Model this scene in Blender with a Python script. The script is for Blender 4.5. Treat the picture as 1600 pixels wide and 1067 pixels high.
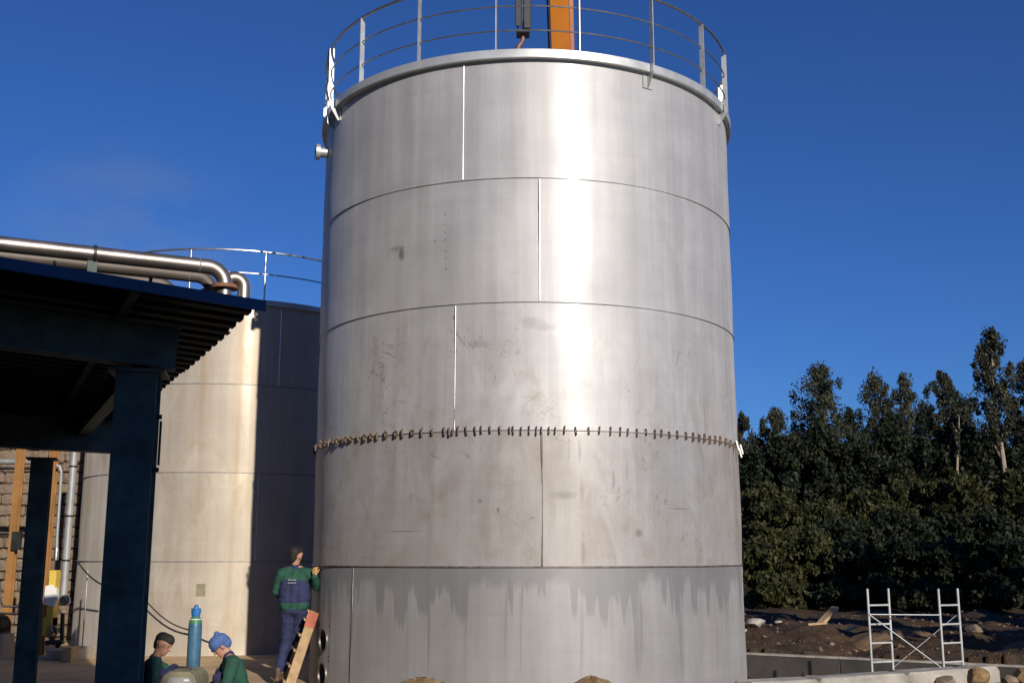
import bpy, bmesh, math, random
import numpy as np
from mathutils import Vector, Matrix, noise as mnoise
R = math.radians
for o in list(bpy.data.objects): bpy.data.objects.remove(o)
scn = bpy.context.scene
COL = scn.collection
# ------------------------------------------------------------------ camera, sky, sun, exposure
cam = bpy.data.cameras.new('camera'); cam.sensor_width = 36.0; cam.lens = 38.48; cam.clip_start = .1; cam.clip_end = 6000
co = bpy.data.objects.new('camera', cam); COL.objects.link(co)
co.location = (0, 0, 1.75); co.rotation_euler = (R(90 + 10.891), 0, 0); scn.camera = co
SUN_AZ, SUN_EL = 24.0, 21.0                      # degrees to the right of straight behind the camera / above the horizon
SUNV = Vector((math.sin(R(SUN_AZ)) * math.cos(R(SUN_EL)), -math.cos(R(SUN_AZ)) * math.cos(R(SUN_EL)), math.sin(R(SUN_EL))))
world = bpy.data.worlds.new('World'); scn.world = world; world.use_nodes = True
wt = world.node_tree; wt.nodes.clear()
sky = wt.nodes.new('ShaderNodeTexSky'); sky.sky_type = 'NISHITA'; sky.sun_disc = False
sky.sun_elevation = R(SUN_EL); sky.sun_rotation = R(180 - SUN_AZ)
sky.altitude = 300; sky.air_density = 1.0; sky.dust_density = 0.25; sky.ozone_density = 3.0
bg = wt.nodes.new('ShaderNodeBackground'); bg.inputs[1].default_value = 0.075
wo = wt.nodes.new('ShaderNodeOutputWorld')
tc = wt.nodes.new('ShaderNodeTexCoord')
mp = wt.nodes.new('ShaderNodeMapping'); mp.inputs['Scale'].default_value = (1.0, 1.0, 2.4); mp.inputs['Location'].default_value = (.3, .4, .1)
nz = wt.nodes.new('ShaderNodeTexNoise'); nz.inputs['Scale'].default_value = 5.5; nz.inputs['Detail'].default_value = 7; nz.inputs['Roughness'].default_value = .55
rp = wt.nodes.new('ShaderNodeValToRGB'); rp.color_ramp.elements[0].position = .34; rp.color_ramp.elements[1].position = .60
rp.color_ramp.elements[0].color = (0, 0, 0, 1); rp.color_ramp.elements[1].color = (.70, .70, .70, 1)
mx = wt.nodes.new('ShaderNodeMixRGB'); mx.inputs[2].default_value = (2.3, 3.2, 4.9, 1)
gm = wt.nodes.new('ShaderNodeMixRGB'); gm.blend_type = 'MULTIPLY'; gm.inputs[0].default_value = 1; gm.inputs[2].default_value = (.31, .605, 1.16, 1)
L = wt.links.new
L(tc.outputs['Generated'], mp.inputs[0]); L(mp.outputs[0], nz.inputs[0]); L(nz.outputs[0], rp.inputs[0])
L(sky.outputs[0], gm.inputs[1]); L(gm.outputs[0], mx.inputs[1]); 
vd = wt.nodes.new('ShaderNodeVectorMath'); vd.operation = 'DISTANCE'; vd.inputs[1].default_value = (-.32, .915, .228); L(tc.outputs['Generated'], vd.inputs[0])
md = wt.nodes.new('ShaderNodeMapRange'); md.inputs[1].default_value = .135; md.inputs[2].default_value = .0; md.inputs[3].default_value = .02; L(vd.outputs['Value'], md.inputs[0])
mm = wt.nodes.new('ShaderNodeMath'); mm.operation = 'MULTIPLY'; L(rp.outputs[0], mm.inputs[0]); L(md.outputs[0], mm.inputs[1]); L(mm.outputs[0], mx.inputs[0]); L(mx.outputs[0], bg.inputs[0]); L(bg.outputs[0], wo.inputs[0])
sl = bpy.data.lights.new('sun', 'SUN'); sl.energy = 4.5; sl.angle = R(.6); sl.color = (1.0, .915, .80)
so = bpy.data.objects.new('sun', sl); COL.objects.link(so); so.rotation_euler = SUNV.to_track_quat('Z', 'Y').to_euler(); so.location = SUNV * 60
scn.view_settings.view_transform = 'Standard'; scn.view_settings.look = 'None'
scn.view_settings.exposure = 0.0; scn.view_settings.gamma = 1.0; scn.view_settings.use_curve_mapping = False

# ------------------------------------------------------------------ helpers
ORG = {}
def link(o, parent=None):
    COL.objects.link(o)
    if parent is not None: o.parent = parent
    return o
def tag(o, label, cat, group=None, kind=None):
    o['label'] = label; o['category'] = cat
    if group: o['group'] = group
    if kind: o['kind'] = kind
    return o
def thing(name, label, cat, loc=(0, 0, 0), group=None):
    o = bpy.data.objects.new(name, None); o.empty_display_size = .2; link(o); o.location = loc; ORG[o.name] = Vector(loc)
    return tag(o, label, cat, group)
def struct(o, label=None):
    o['kind'] = 'structure'
    if label: o['label'] = label
    return o
def frame(z, up=(0, 0, 1)):
    z = Vector(z).normalized(); up = Vector(up)
    if abs(z.dot(up)) > .98: up = Vector((0, 1, 0)) if abs(z.y) < .9 else Vector((1, 0, 0))
    x = up.cross(z).normalized(); return x, z.cross(x), z
class MB:
    def __init__(s): s.v = []; s.f = []; s.m = []
    def add(s, vs, fs, mi=0):
        b = len(s.v); s.v += [tuple(v) for v in vs]; s.f += [tuple(i + b for i in f) for f in fs]; s.m += [mi] * len(fs); return s
    def box(s, c, d, rz=0, mi=0, M=None):
        c = Vector(c); h = Vector(d) / 2
        if M is None: M = Matrix.Rotation(rz, 3, 'Z')
        vs = [c + M @ Vector((x * h.x, y * h.y, z * h.z)) for z in (-1, 1) for y in (-1, 1) for x in (-1, 1)]
        return s.add(vs, [(0, 2, 3, 1), (4, 5, 7, 6), (0, 1, 5, 4), (2, 6, 7, 3), (0, 4, 6, 2), (1, 3, 7, 5)], mi)
    def bar(s, p, q, w, h, up=(0, 0, 1), mi=0):
        p = Vector(p); q = Vector(q); x, y, z = frame(q - p, up)
        vs = [a + x * (sx * w / 2) + y * (sy * h / 2) for a in (p, q) for sy in (-1, 1) for sx in (-1, 1)]
        return s.add(vs, [(0, 2, 3, 1), (4, 5, 7, 6), (0, 1, 5, 4), (2, 6, 7, 3), (0, 4, 6, 2), (1, 3, 7, 5)], mi)
    def tube(s, pts, r, n=10, cap=True, closed=False, mi=0):
        pts = [Vector(p) for p in pts]; k = len(pts); rs = r if isinstance(r, (list, tuple)) else [r] * k
        vs = []; up = Vector((0, 0, 1)); px = None
        for i, p in enumerate(pts):
            d = (pts[(i + 1) % k] - pts[i - 1]) if closed else (pts[min(i + 1, k - 1)] - pts[max(i - 1, 0)])
            d.normalize()
            if px is None: x, y, _ = frame(d, up)
            else:
                x = (px - d * px.dot(d))
                x = x.normalized() if x.length > 1e-5 else frame(d, up)[0]; y = d.cross(x)
            px = x
            vs += [p + (x * math.cos(2 * math.pi * j / n) + y * math.sin(2 * math.pi * j / n)) * rs[i] for j in range(n)]
        fs = []
        for i in range(k if closed else k - 1):
            a = i * n; b = ((i + 1) % k) * n
            fs += [(a + j, a + (j + 1) % n, b + (j + 1) % n, b + j) for j in range(n)]
        if cap and not closed: fs += [tuple(range(n - 1, -1, -1)), tuple((k - 1) * n + j for j in range(n))]
        return s.add(vs, fs, mi)
    def ring(s, c, prof, n=96, a0=0, a1=360, mi=0):          # closed profile [(r,z)] swept about a vertical axis; angle 0 faces -y
        full = abs(a1 - a0 - 360) < 1e-6; m = n if full else n + 1; k = len(prof); vs = []
        for i in range(m):
            a = R(a0 + (a1 - a0) * i / n)
            vs += [(c[0] + r * math.sin(a), c[1] - r * math.cos(a), z) for r, z in prof]
        fs = []
        for i in range(n):
            b = i * k; d = ((i + 1) % m) * k
            fs += [(b + j, d + j, d + (j + 1) % k, b + (j + 1) % k) for j in range(k)]
        if not full: fs += [tuple(range(k)), tuple(range((m - 1) * k + k - 1, (m - 1) * k - 1, -1))]
        return s.add(vs, fs, mi)
    def lathe(s, o, axis, prof, n=24, mi=0):                  # open profile [(r,h)] about axis through o
        x, y, z = frame(axis); o = Vector(o); k = len(prof); vs = []
        for j in range(n):
            a = 2 * math.pi * j / n; d = x * math.cos(a) + y * math.sin(a)
            vs += [o + d * r + z * h for r, h in prof]
        fs = [(j * k + i, ((j + 1) % n) * k + i, ((j + 1) % n) * k + i + 1, j * k + i + 1) for j in range(n) for i in range(k - 1)]
        return s.add(vs, fs, mi)
    def prism(s, poly, vec, mi=0):
        n = len(poly); poly = [Vector(p) for p in poly]; vec = Vector(vec)
        return s.add(poly + [p + vec for p in poly], [tuple(range(n - 1, -1, -1)), tuple(range(n, 2 * n))] + [(i, (i + 1) % n, n + (i + 1) % n, n + i) for i in range(n)], mi)
    def build(s, name, mats, parent=None, smooth=False, sharp=38, bevel=0, loc=None):
        if loc is None: loc = ORG.get(parent.name, Vector()) if parent is not None else Vector()
        me = bpy.data.meshes.new(name); V = [(v[0] - loc[0], v[1] - loc[1], v[2] - loc[2]) for v in s.v]
        me.from_pydata(V, [], s.f)
        mats = mats if isinstance(mats, (list, tuple)) else [mats]
        for m in mats: me.materials.append(m)
        if len(mats) > 1: me.polygons.foreach_set('material_index', s.m)
        bm = bmesh.new(); bm.from_mesh(me)
        bmesh.ops.recalc_face_normals(bm, faces=bm.faces)
        if bevel: bmesh.ops.bevel(bm, geom=bm.edges[:], offset=bevel, segments=1, affect='EDGES', clamp_overlap=True)
        bm.to_mesh(me); bm.free()
        if smooth:
            me.polygons.foreach_set('use_smooth', [True] * len(me.polygons))
            if sharp: me.set_sharp_from_angle(angle=R(sharp))
        o = bpy.data.objects.new(name, me); link(o, parent)
        if parent is None: o.location = loc; ORG[o.name] = Vector(loc)
        else: ORG[o.name] = ORG.get(parent.name, Vector())
        return o
def rawmesh(name, V, F, mat, parent=None, smooth=False, loc=(0, 0, 0)):
    V = np.asarray(V, np.float32).reshape(-1, 3); F = np.asarray(F, np.int32); k = F.shape[1]
    me = bpy.data.meshes.new(name); me.vertices.add(len(V)); me.vertices.foreach_set('co', (V - np.array(loc, np.float32)).ravel())
    me.loops.add(F.size); me.loops.foreach_set('vertex_index', F.ravel())
    me.polygons.add(len(F)); me.polygons.foreach_set('loop_start', np.arange(0, F.size, k, dtype=np.int32))
    me.polygons.foreach_set('use_smooth', np.full(len(F), smooth))
    me.update(calc_edges=True); me.materials.append(mat)
    o = bpy.data.objects.new(name, me); link(o, parent); return o

# ------------------------------------------------------------------ materials
class NT:
    def __init__(s, name):
        s.mat = bpy.data.materials.new(name); s.mat.use_nodes = True; s.t = s.mat.node_tree; s.t.nodes.clear()
        s.out = s.t.nodes.new('ShaderNodeOutputMaterial')
    def n(s, typ, ins=None, **kw):
        nd = s.t.nodes.new('ShaderNode' + typ)
        for k, v in kw.items(): setattr(nd, k, v)
        for k, v in (ins or {}).items():
            if isinstance(v, bpy.types.NodeSocket): s.t.links.new(v, nd.inputs[k])
            else: nd.inputs[k].default_value = v
        return nd
    def math(s, op, a, b=0.0, c=0.0, clamp=False):
        nd = s.t.nodes.new('ShaderNodeMath'); nd.operation = op; nd.use_clamp = clamp
        for i, v in enumerate((a, b, c)):
            if isinstance(v, bpy.types.NodeSocket): s.t.links.new(v, nd.inputs[i])
            else: nd.inputs[i].default_value = v
        return nd.outputs[0]
    def mix(s, f, a, b, mode='MIX'):
        nd = s.t.nodes.new('ShaderNodeMixRGB'); nd.blend_type = mode
        for i, v in enumerate((f, a, b)):
            if isinstance(v, bpy.types.NodeSocket): s.t.links.new(v, nd.inputs[i])
            else: nd.inputs[i].default_value = (v if i == 0 else (*v, 1)[:4])
        return nd.outputs[0]
    def ramp(s, f, a, b):                                      # linear step a..b -> 0..1
        nd = s.t.nodes.new('ShaderNodeMapRange'); nd.clamp = True
        s.t.links.new(f, nd.inputs[0]); nd.inputs[1].default_value = a; nd.inputs[2].default_value = b
        return nd.outputs[0]
    def vec(s, x=0.0, y=0.0, z=0.0):
        return s.n('CombineXYZ', {0: x, 1: y, 2: z}).outputs[0]
    def noise(s, v, scale, detail=3, rough=.55, dist=0):
        return s.n('TexNoise', {'Vector': v, 'Scale': scale, 'Detail': detail, 'Roughness': rough, 'Distortion': dist}).outputs[0]
    def done(s, sh): s.t.links.new(sh, s.out.inputs[0]); return s.mat
def simple(name, col, rough=.6, metal=0.0, var=.25, scale=6.0, bump=0.0, bscale=None, col2=None, spec=.5, island=False):
    t = NT(name); ob = t.n('TexCoord').outputs['Object']
    nz = t.noise(ob, scale, 5)
    f = t.ramp(nz, .3, .7)
    if island:
        g = t.n('NewGeometry').outputs['Random Per Island']; f = t.math('MULTIPLY_ADD', f, .4, t.math('MULTIPLY', g, .6))
    c2 = col2 or tuple(c * (1 - var) for c in col); c1 = col if col2 else tuple(min(1, c * (1 + var)) for c in col)
    c = t.mix(f, c2, c1)
    ins = {'Base Color': c, 'Roughness': t.math('MULTIPLY_ADD', nz, .2, rough - .1), 'Metallic': metal, 'Specular IOR Level': spec}
    if bump:
        b = t.n('Bump', {'Strength': bump, 'Distance': .02, 'Height': t.noise(ob, bscale or scale * 5, 6)}); ins['Normal'] = b.outputs[0]
    return t.done(t.n('BsdfPrincipled', ins).outputs[0])

def stainless(name, RAD, base=(.55, .54, .53), dirt=1.0, course1=None, warm=0.0, extra=True, seed=0.0, diff=.47, broad_share=.91, glint=(.70, .69, .685)):
    """2B-finish stainless plate: s = arc length round the tank, z = height."""
    t = NT(name); ob = t.n('TexCoord').outputs['Object']; sp = t.n('SeparateXYZ', {0: ob})
    phi = t.math('ARCTAN2', sp.outputs[0], t.math('MULTIPLY', sp.outputs[1], -1)); s = t.math('MULTIPLY', phi, RAD); z = sp.outputs[2]
    P = t.vec(s, z, seed)
    vert = t.noise(t.vec(t.math('MULTIPLY', s, 5.5), t.math('MULTIPLY', z, .22), seed), 1.0, 5, .6)      # run-down streaks
    hor = t.noise(t.vec(t.math('MULTIPLY', s, .35), t.math('MULTIPLY', z, 9.0), seed + 3), 1.0, 5, .6)  # rolling lines
    mot = t.noise(P, 1.3, 6, .6)
    rnd = t.n('ObjectInfo').outputs['Random']
    k = t.math('MULTIPLY_ADD', t.ramp(vert, .3, .7), .24, .86)
    k = t.math('MULTIPLY', k, t.math('MULTIPLY_ADD', t.ramp(hor, .3, .7), .06, .965))
    k = t.math('MULTIPLY', k, t.math('MULTIPLY_ADD', t.ramp(mot, .3, .7), .24, .87))
    k = t.math('MULTIPLY', k, t.math('MULTIPLY_ADD', rnd, .05, .97))
    col = t.mix(1.0, base, t.n('CombineColor', {0: k, 1: k, 2: k}).outputs[0], 'MULTIPLY')
    # brown run-off staining
    dm = t.math('MULTIPLY', t.ramp(t.noise(t.vec(t.math('MULTIPLY', s, 2.2), t.math('MULTIPLY', z, .8), seed + 7), 1.0, 7, .68, .9), .46, .68), t.ramp(mot, .35, .65))
    if extra:
        low = t.math('MULTIPLY', t.ramp(z, 4.9, 3.0), t.ramp(z, 1.3, 1.7)); dm = t.math('MULTIPLY', dm, t.math('MULTIPLY_ADD', low, .75, .30))
        broad = t.math('MULTIPLY', t.math('MULTIPLY', t.ramp(z, 3.2, 3.15), t.ramp(z, 1.55, 1.6)), t.ramp(t.noise(P, .55, 4), .35, .62))
        col = t.mix(t.math('MULTIPLY', broad, .42), col, (.37, .29, .21))
    col = t.mix(t.math('MULTIPLY', dm, .70 * dirt), col, (.25, .18, .115))
    if extra:
        g1 = t.noise(t.vec(t.math('MULTIPLY', s, 1.6), t.math('MULTIPLY', z, 1.1), 21.0), 1.6, 8, .7, .5)
        g2 = t.math('MULTIPLY', t.ramp(g1, .52, .70), t.math('MULTIPLY_ADD', t.math('MULTIPLY', t.ramp(z, 5.2, 4.4), t.ramp(z, 1.5, 1.65)), .8, .2))
        col = t.mix(t.math('MULTIPLY', g2, .38), col, (.30, .22, .15))
        fs = t.noise(t.vec(t.math('MULTIPLY', s, 26), t.math('MULTIPLY', z, .5), 3.0), 1.0, 4, .65); fs2 = t.noise(t.vec(t.math('MULTIPLY', s, .9), t.math('MULTIPLY', z, 34), 5.0), 1.0, 4, .65)
        ff = t.math('MULTIPLY', t.math('MULTIPLY_ADD', t.ramp(fs, .3, .7), .06, .97), t.math('MULTIPLY_ADD', t.ramp(fs2, .3, .7), .035, .98))
        col = t.mix(1.0, col, t.n('CombineColor', {0: ff, 1: ff, 2: ff}).outputs[0], 'MULTIPLY')
        # thin wandering water-mark lines
        n1 = t.noise(t.vec(t.math('MULTIPLY', s, 1.0), t.math('MULTIPLY', z, .8), seed + 11), 1.5, 4, .55, .8)
        ln = t.math('LESS_THAN', t.math('ABSOLUTE', t.math('SUBTRACT', n1, .53)), .0035)
        ln = t.math('MULTIPLY', ln, t.math('MULTIPLY', t.ramp(t.noise(P, .9, 2), .46, .56), t.math('MULTIPLY', t.ramp(z, 4.7, 4.4), t.ramp(z, 1.6, 1.7))))
        col = t.mix(t.math('MULTIPLY', ln, .5), col, (.20, .13, .08))
        wobn = t.math('MULTIPLY', t.math('SUBTRACT', t.noise(P, 14, 3), .5), 1.1)
        # soot smudges, chalk dots: (s, z, rs, rz, strength)
        for (cs, cz, rs, rz, st) in ((-1.72, 5.50, .05, .10, .75), (-1.80, 5.58, .12, .04, .4), (-1.08, 5.94, .012, .012, .8), (-1.08, 5.80, .014, .012, .8), (-1.075, 5.70, .012, .012, .8), (-1.07, 5.60, .016, .012, .9),
                                     (-1.065, 5.46, .012, .012, .8), (-1.06, 5.36, .014, .012, .8), (-1.055, 5.22, .018, .014, .8), (-1.22, 5.60, .012, .02, .7), (.40, 2.42, .16, .05, .45), (.62, 2.45, .03, .18, .35), (1.36, 1.98, .05, .05, .6),
                                     (.60, 2.95, .025, .16, .45), (.47, 2.95, .02, .14, .3), (1.02, 2.60, .012, .16, .5), (1.20, 2.68, .012, .12, .4), (.63, 1.75, .035, .22, .45), (2.0, 2.28, .22, .014, .4), (-.60, 2.35, .03, .03, .5), (-.38, 2.24, .02, .04, .6),
                                     (-.62, 4.25, .18, .05, .3), (.02, 4.52, .16, .06, .3), (.16, 4.45, .2, .05, .25), (-1.6, 2.0, .3, .012, .45), (-.95, 4.60, .02, .03, .7)):
            dx = t.math('DIVIDE', t.math('SUBTRACT', s, cs), rs); dz = t.math('DIVIDE', t.math('SUBTRACT', z, cz), rz)
            d = t.math('SQRT', t.math('ADD', t.math('MULTIPLY', dx, dx), t.math('MULTIPLY', dz, dz)))
            d = t.math('ADD', d, wobn)
            col = t.mix(t.math('MULTIPLY', t.ramp(d, 1.25, .35), st), col, (.10, .085, .075))
    wet = None
    if course1:                                               # damp run-down curtain below the first girth seam
        dn = t.noise(t.vec(t.math('MULTIPLY', s, 1.5), seed, 0), 1.0, 2, .5)
        df2 = t.noise(t.vec(t.math('MULTIPLY', s, 6.5), t.math('MULTIPLY', z, .25), 2.0), 1.0, 2, .6)
        dl = t.math('ADD', t.math('MULTIPLY_ADD', t.ramp(dn, .32, .72), .42, .02), t.math('MULTIPLY', t.ramp(df2, .48, .58), .34))
        dep = t.math('SUBTRACT', course1, z)
        edge = t.math('MULTIPLY', t.math('SUBTRACT', t.noise(P, 9, 3), .5), .10)
        m1 = t.math('MULTIPLY', t.ramp(t.math('SUBTRACT', t.math('ADD', dl, edge), dep), -.06, .06), t.ramp(dep, -.005, .0))
        st = t.noise(t.vec(t.math('MULTIPLY', s, 4.2), t.math('MULTIPLY', z, .12), seed + 5), 1.0, 4, .6)
        m2 = t.math('MULTIPLY', t.ramp(st, .555, .62), t.math('MULTIPLY', t.ramp(dep, .12, .3), t.ramp(z, .12, .5)))
        pale = t.math('MULTIPLY', t.ramp(dep, -.005, .01), .10); col = t.mix(pale, col, (.60, .585, .57))
        wet = t.math('MAXIMUM', m1, m2)
        col = t.mix(t.math('MULTIPLY', wet, .52), col, (.24, .25, .265))
    if not extra:
        vs_ = t.ramp(t.noise(t.vec(t.math('MULTIPLY', s, 3.4), t.math('MULTIPLY', z, .06), 9.0), 1.0, 4, .6), .50, .66); col = t.mix(t.math('MULTIPLY', vs_, .45), col, (.36, .26, .16))
    if warm: col = t.mix(warm, col, (.55, .42, .27))
    gl = t.mix(.45, col, glint)
    if extra:                                                 # the two lower courses are darkened in steps
        kk = t.math('SUBTRACT', t.math('SUBTRACT', 1.0, t.math('MULTIPLY', t.ramp(z, 3.20, 3.18), .15)), t.math('MULTIPLY', t.ramp(z, 1.58, 1.575), .17))
        kc = t.n('CombineColor', {0: kk, 1: kk, 2: kk}).outputs[0]; col = t.mix(1.0, col, kc, 'MULTIPLY'); gl = t.mix(1.0, gl, kc, 'MULTIPLY')
    bmp = t.n('Bump', {'Strength': .10, 'Distance': .004, 'Height': t.math('ADD', t.math('MULTIPLY', vert, .4), t.math('ADD', hor, t.noise(P, 60, 2)))}).outputs[0]
    rg = t.math('MULTIPLY_ADD', t.ramp(mot, .3, .7), .06, .19)
    pb = t.n('BsdfPrincipled', {'Base Color': gl, 'Metallic': 1.0, 'Roughness': rg, 'Anisotropic': .6, 'Tangent': t.vec(0, 0, 1), 'Normal': bmp}).outputs[0]
    df = t.n('BsdfDiffuse', {'Color': col, 'Roughness': .6, 'Normal': bmp}).outputs[0]
    pw = t.n('BsdfPrincipled', {'Base Color': gl, 'Metallic': 1.0, 'Roughness': .66, 'Anisotropic': .3, 'Tangent': t.vec(0, 0, 1), 'Normal': bmp}).outputs[0]
    pg = t.n('MixShader', {0: broad_share, 1: pb, 2: pw}).outputs[0]
    dull = t.math('MULTIPLY_ADD', t.ramp(z, 3.22, 3.16), .04 if extra else 0.0, diff)
    if course1: dull = t.math('MULTIPLY_ADD', t.ramp(z, 1.60, 1.55), .02, dull)
    m = t.n('MixShader', {0: dull, 1: pg, 2: df}).outputs[0]
    return t.done(m)

M = {}
M['tank'] = stainless('stainless_plate', 3.05, course1=1.577)
M['tank_b'] = stainless('stainless_plate_older', 2.75, base=(.51, .475, .43), dirt=.9, warm=.05, extra=False, seed=4.0, diff=.58, broad_share=.86, glint=(.74, .63, .45))
M['bead'] = simple('bright_weld_bead', (.78, .77, .76), .42, .9, .15, 30)
M['bead_dark'] = simple('dark_girth_weld', (.16, .13, .115), .5, .35, .45, 9)
M['bead_mid'] = simple('grey_girth_weld', (.30, .30, .31), .45, .5, .35, 9)
M['galv'] = simple('galvanised_steel', (.50, .51, .50), .48, .55, .14, 5)
M['scaf'] = simple('painted_scaffold_tube', (.50, .50, .48), .5, .2, .15, 6)
M['rail'] = simple('stainless_rail', (.42, .41, .39), .35, .9, .15, 8)
M['rim'] = simple('rim_channel_steel', (.54, .55, .53), .42, .45, .12, 4)
M['clip'] = simple('rusty_fitup_clip_steel', (.17, .115, .075), .75, .1, .35, 20)
M['blue'] = simple('blue_painted_steel', (.080, .108, .100), .6, 0, .45, 5, .15, 40, spec=.3)
M['blue_fascia'] = simple('blue_fascia_paint', (.014, .058, .135), .5, 0, .2, 3, spec=.3)
M['sheet'] = simple('dark_roof_sheet', (.015, .016, .018), .7, .0, .3, 2, spec=.2)
M['pipe'] = simple('stainless_pipe', (.37, .325, .285), .40, .9, .2, 4)
M['pipe_dull_shaded'] = simple('dull_shaded_pipe', (.13, .11, .095), .6, .5, .3, 4)  # dull pipe finish, darkened further for the nearest pipe's shadow
M['flange_rust'] = simple('rusty_flange', (.22, .10, .06), .75, .1, .35, 18)
M['orange'] = simple('orange_crane_paint', (.62, .20, .015), .42, 0, .12, 2)
M['orange_pale'] = simple('faded_orange_paint', (.55, .26, .15), .5, 0, .15, 3)
M['black'] = simple('black_painted_steel', (.016, .018, .02), .45, 0, .35, 6)
M['rubber'] = simple('black_rubber', (.014, .014, .015), .7, 0, .3, 10)
M['hook'] = simple('hook_steel', (.20, .11, .085), .55, .3, .3, 8)
M['ochre'] = simple('ochre_painted_post', (.29, .135, .036), .6, 0, .25, 3)
M['yellow'] = simple('yellow_machine_paint', (.60, .42, .07), .5, 0, .15, 4)
M['white'] = simple('white_plastic', (.72, .71, .68), .5, 0, .06, 4)
M['grey_pipe'] = simple('grey_pipe_paint', (.33, .34, .34), .5, .3, .15, 5)
M['concrete'] = simple('weathered_concrete', (.36, .33, .28), .85, 0, .28, 3, .35, 22)
M['concrete_dark'] = simple('dark_wall_concrete', (.055, .05, .043), .8, 0, .3, 1.5, .3, 14)  # even dark tone for the far wall panels
M['mortar'] = simple('mortar', (.11, .085, .065), .9, 0, .25, 8, .4, 40)
M['stone'] = simple('rubble_stone', (.20, .145, .10), .85, 0, .4, 4, .5, 30)
M['wood'] = simple('sawn_timber', (.46, .31, .17), .75, 0, .25, 7, .15, 40)
M['wood_red'] = simple('red_painted_timber', (.45, .13, .08), .7, 0, .25, 9)
M['bottle'] = simple('blue_cylinder_paint', (.06, .15, .24), .42, .1, .22, 8)
M['bottle_cap'] = simple('blue_valve_guard', (.03, .16, .42), .4, 0, .2, 8)
M['bottle_green'] = simple('green_collar', (.05, .20, .09), .5, 0, .2, 8)
M['welder'] = simple('olive_welder_case', (.25, .23, .15), .5, .1, .25, 8)
M['welder_panel'] = simple('grey_welder_panel', (.30, .30, .30), .5, 0, .1, 8)
M['skin'] = simple('skin', (.46, .24, .16), .6, 0, .1, 20)
M['hair'] = simple('dark_hair', (.018, .014, .012), .7, 0, .3, 60, .4, 160)
M['green'] = simple('green_work_cloth', (.014, .072, .046), .85, 0, .22, 9, .3, 26)
M['navy'] = simple('blue_work_cloth', (.020, .027, .082), .85, 0, .22, 9, .3, 26)
M['navy_dark'] = simple('dark_navy_cloth', (.018, .022, .07), .85, 0, .22, 9, .3, 26)
M['beanie'] = simple('blue_knit', (.075, .14, .34), .9, 0, .2, 30, .5, 90)
M['boot'] = simple('brown_work_boot', (.10, .065, .045), .7, 0, .3, 14)
M['glove'] = simple('tan_work_glove', (.55, .32, .12), .8, 0, .2, 14)
M['dirt'] = simple('loose_earth', (.20, .125, .065), .95, 0, .4, 5, .7, 18, col2=(.085, .055, .032))
M['heap'] = simple('sandy_heap_earth', (.33, .215, .09), .95, 0, .35, 7, .8, 22, col2=(.12, .07, .035))
M['clod'] = simple('clods', (.17, .11, .065), .95, 0, .5, 1, island=True)
M['bark'] = simple('pale_gum_bark', (.30, .235, .16), .85, 0, .3, 6, .3, 20)
M['bark_dark'] = simple('dark_bark', (.07, .055, .04), .9, 0, .3, 6, .3, 20)
M['hall'] = simple('grey_cladding', (.16, .17, .18), .6, .1, .12, .6)
M['hall_dark'] = simple('dark_door_paint', (.06, .065, .07), .6, 0, .2, 1)
def leafmat(name, a, b):
    t = NT(name); g = t.n('NewGeometry').outputs['Random Per Island']; ob = t.n('TexCoord').outputs['Object']
    f = t.math('ADD', t.math('MULTIPLY', g, .6), t.math('MULTIPLY', t.ramp(t.noise(ob, .8, 3), .35, .65), .4))
    c = t.mix(f, a, b)
    d = t.n('BsdfPrincipled', {'Base Color': c, 'Roughness': .6, 'Specular IOR Level': .25}).outputs[0]
    tr = t.n('BsdfTranslucent', {'Color': c}).outputs[0]
    return t.done(t.n('MixShader', {0: .18, 1: d, 2: tr}).outputs[0])
M['leaf_gum'] = leafmat('gum_leaves', (.018, .024, .014), (.085, .085, .048))
M['leaf_bush'] = leafmat('bush_leaves', (.014, .020, .007), (.074, .072, .022))
M['leaf_dark'] = leafmat('shade_tone_leaves', (.008, .014, .007), (.030, .038, .015))  # darker leaf colour stands in for shade on low bushes and thicket
# ground material
t = NT('site_ground'); ob = t.n('TexCoord').outputs['Object']
n1 = t.noise(ob, .35, 6); n2 = t.noise(ob, 3.5, 6, .65); n3 = t.noise(ob, 16, 4)
c = t.mix(t.ramp(n2, .3, .7), (.034, .022, .013), (.105, .064, .036)); c = t.mix(t.math('MULTIPLY', t.ramp(n1, .45, .65), .55), c, (.060, .050, .038))
far = t.ramp(t.n('SeparateXYZ', {0: ob}).outputs[1], 38, 44); c = t.mix(far, c, t.mix(t.ramp(n2, .3, .7), (.010, .012, .006), (.025, .024, .012)))  # earth of the bank coloured darker for the shade under the trees
bp = t.n('Bump', {'Strength': .8, 'Distance': .08, 'Height': t.math('ADD', n2, t.math('MULTIPLY', n3, .5))}).outputs[0]
M['ground'] = t.done(t.n('BsdfPrincipled', {'Base Color': c, 'Roughness': .95, 'Normal': bp, 'Specular IOR Level': .2}).outputs[0])

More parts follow.
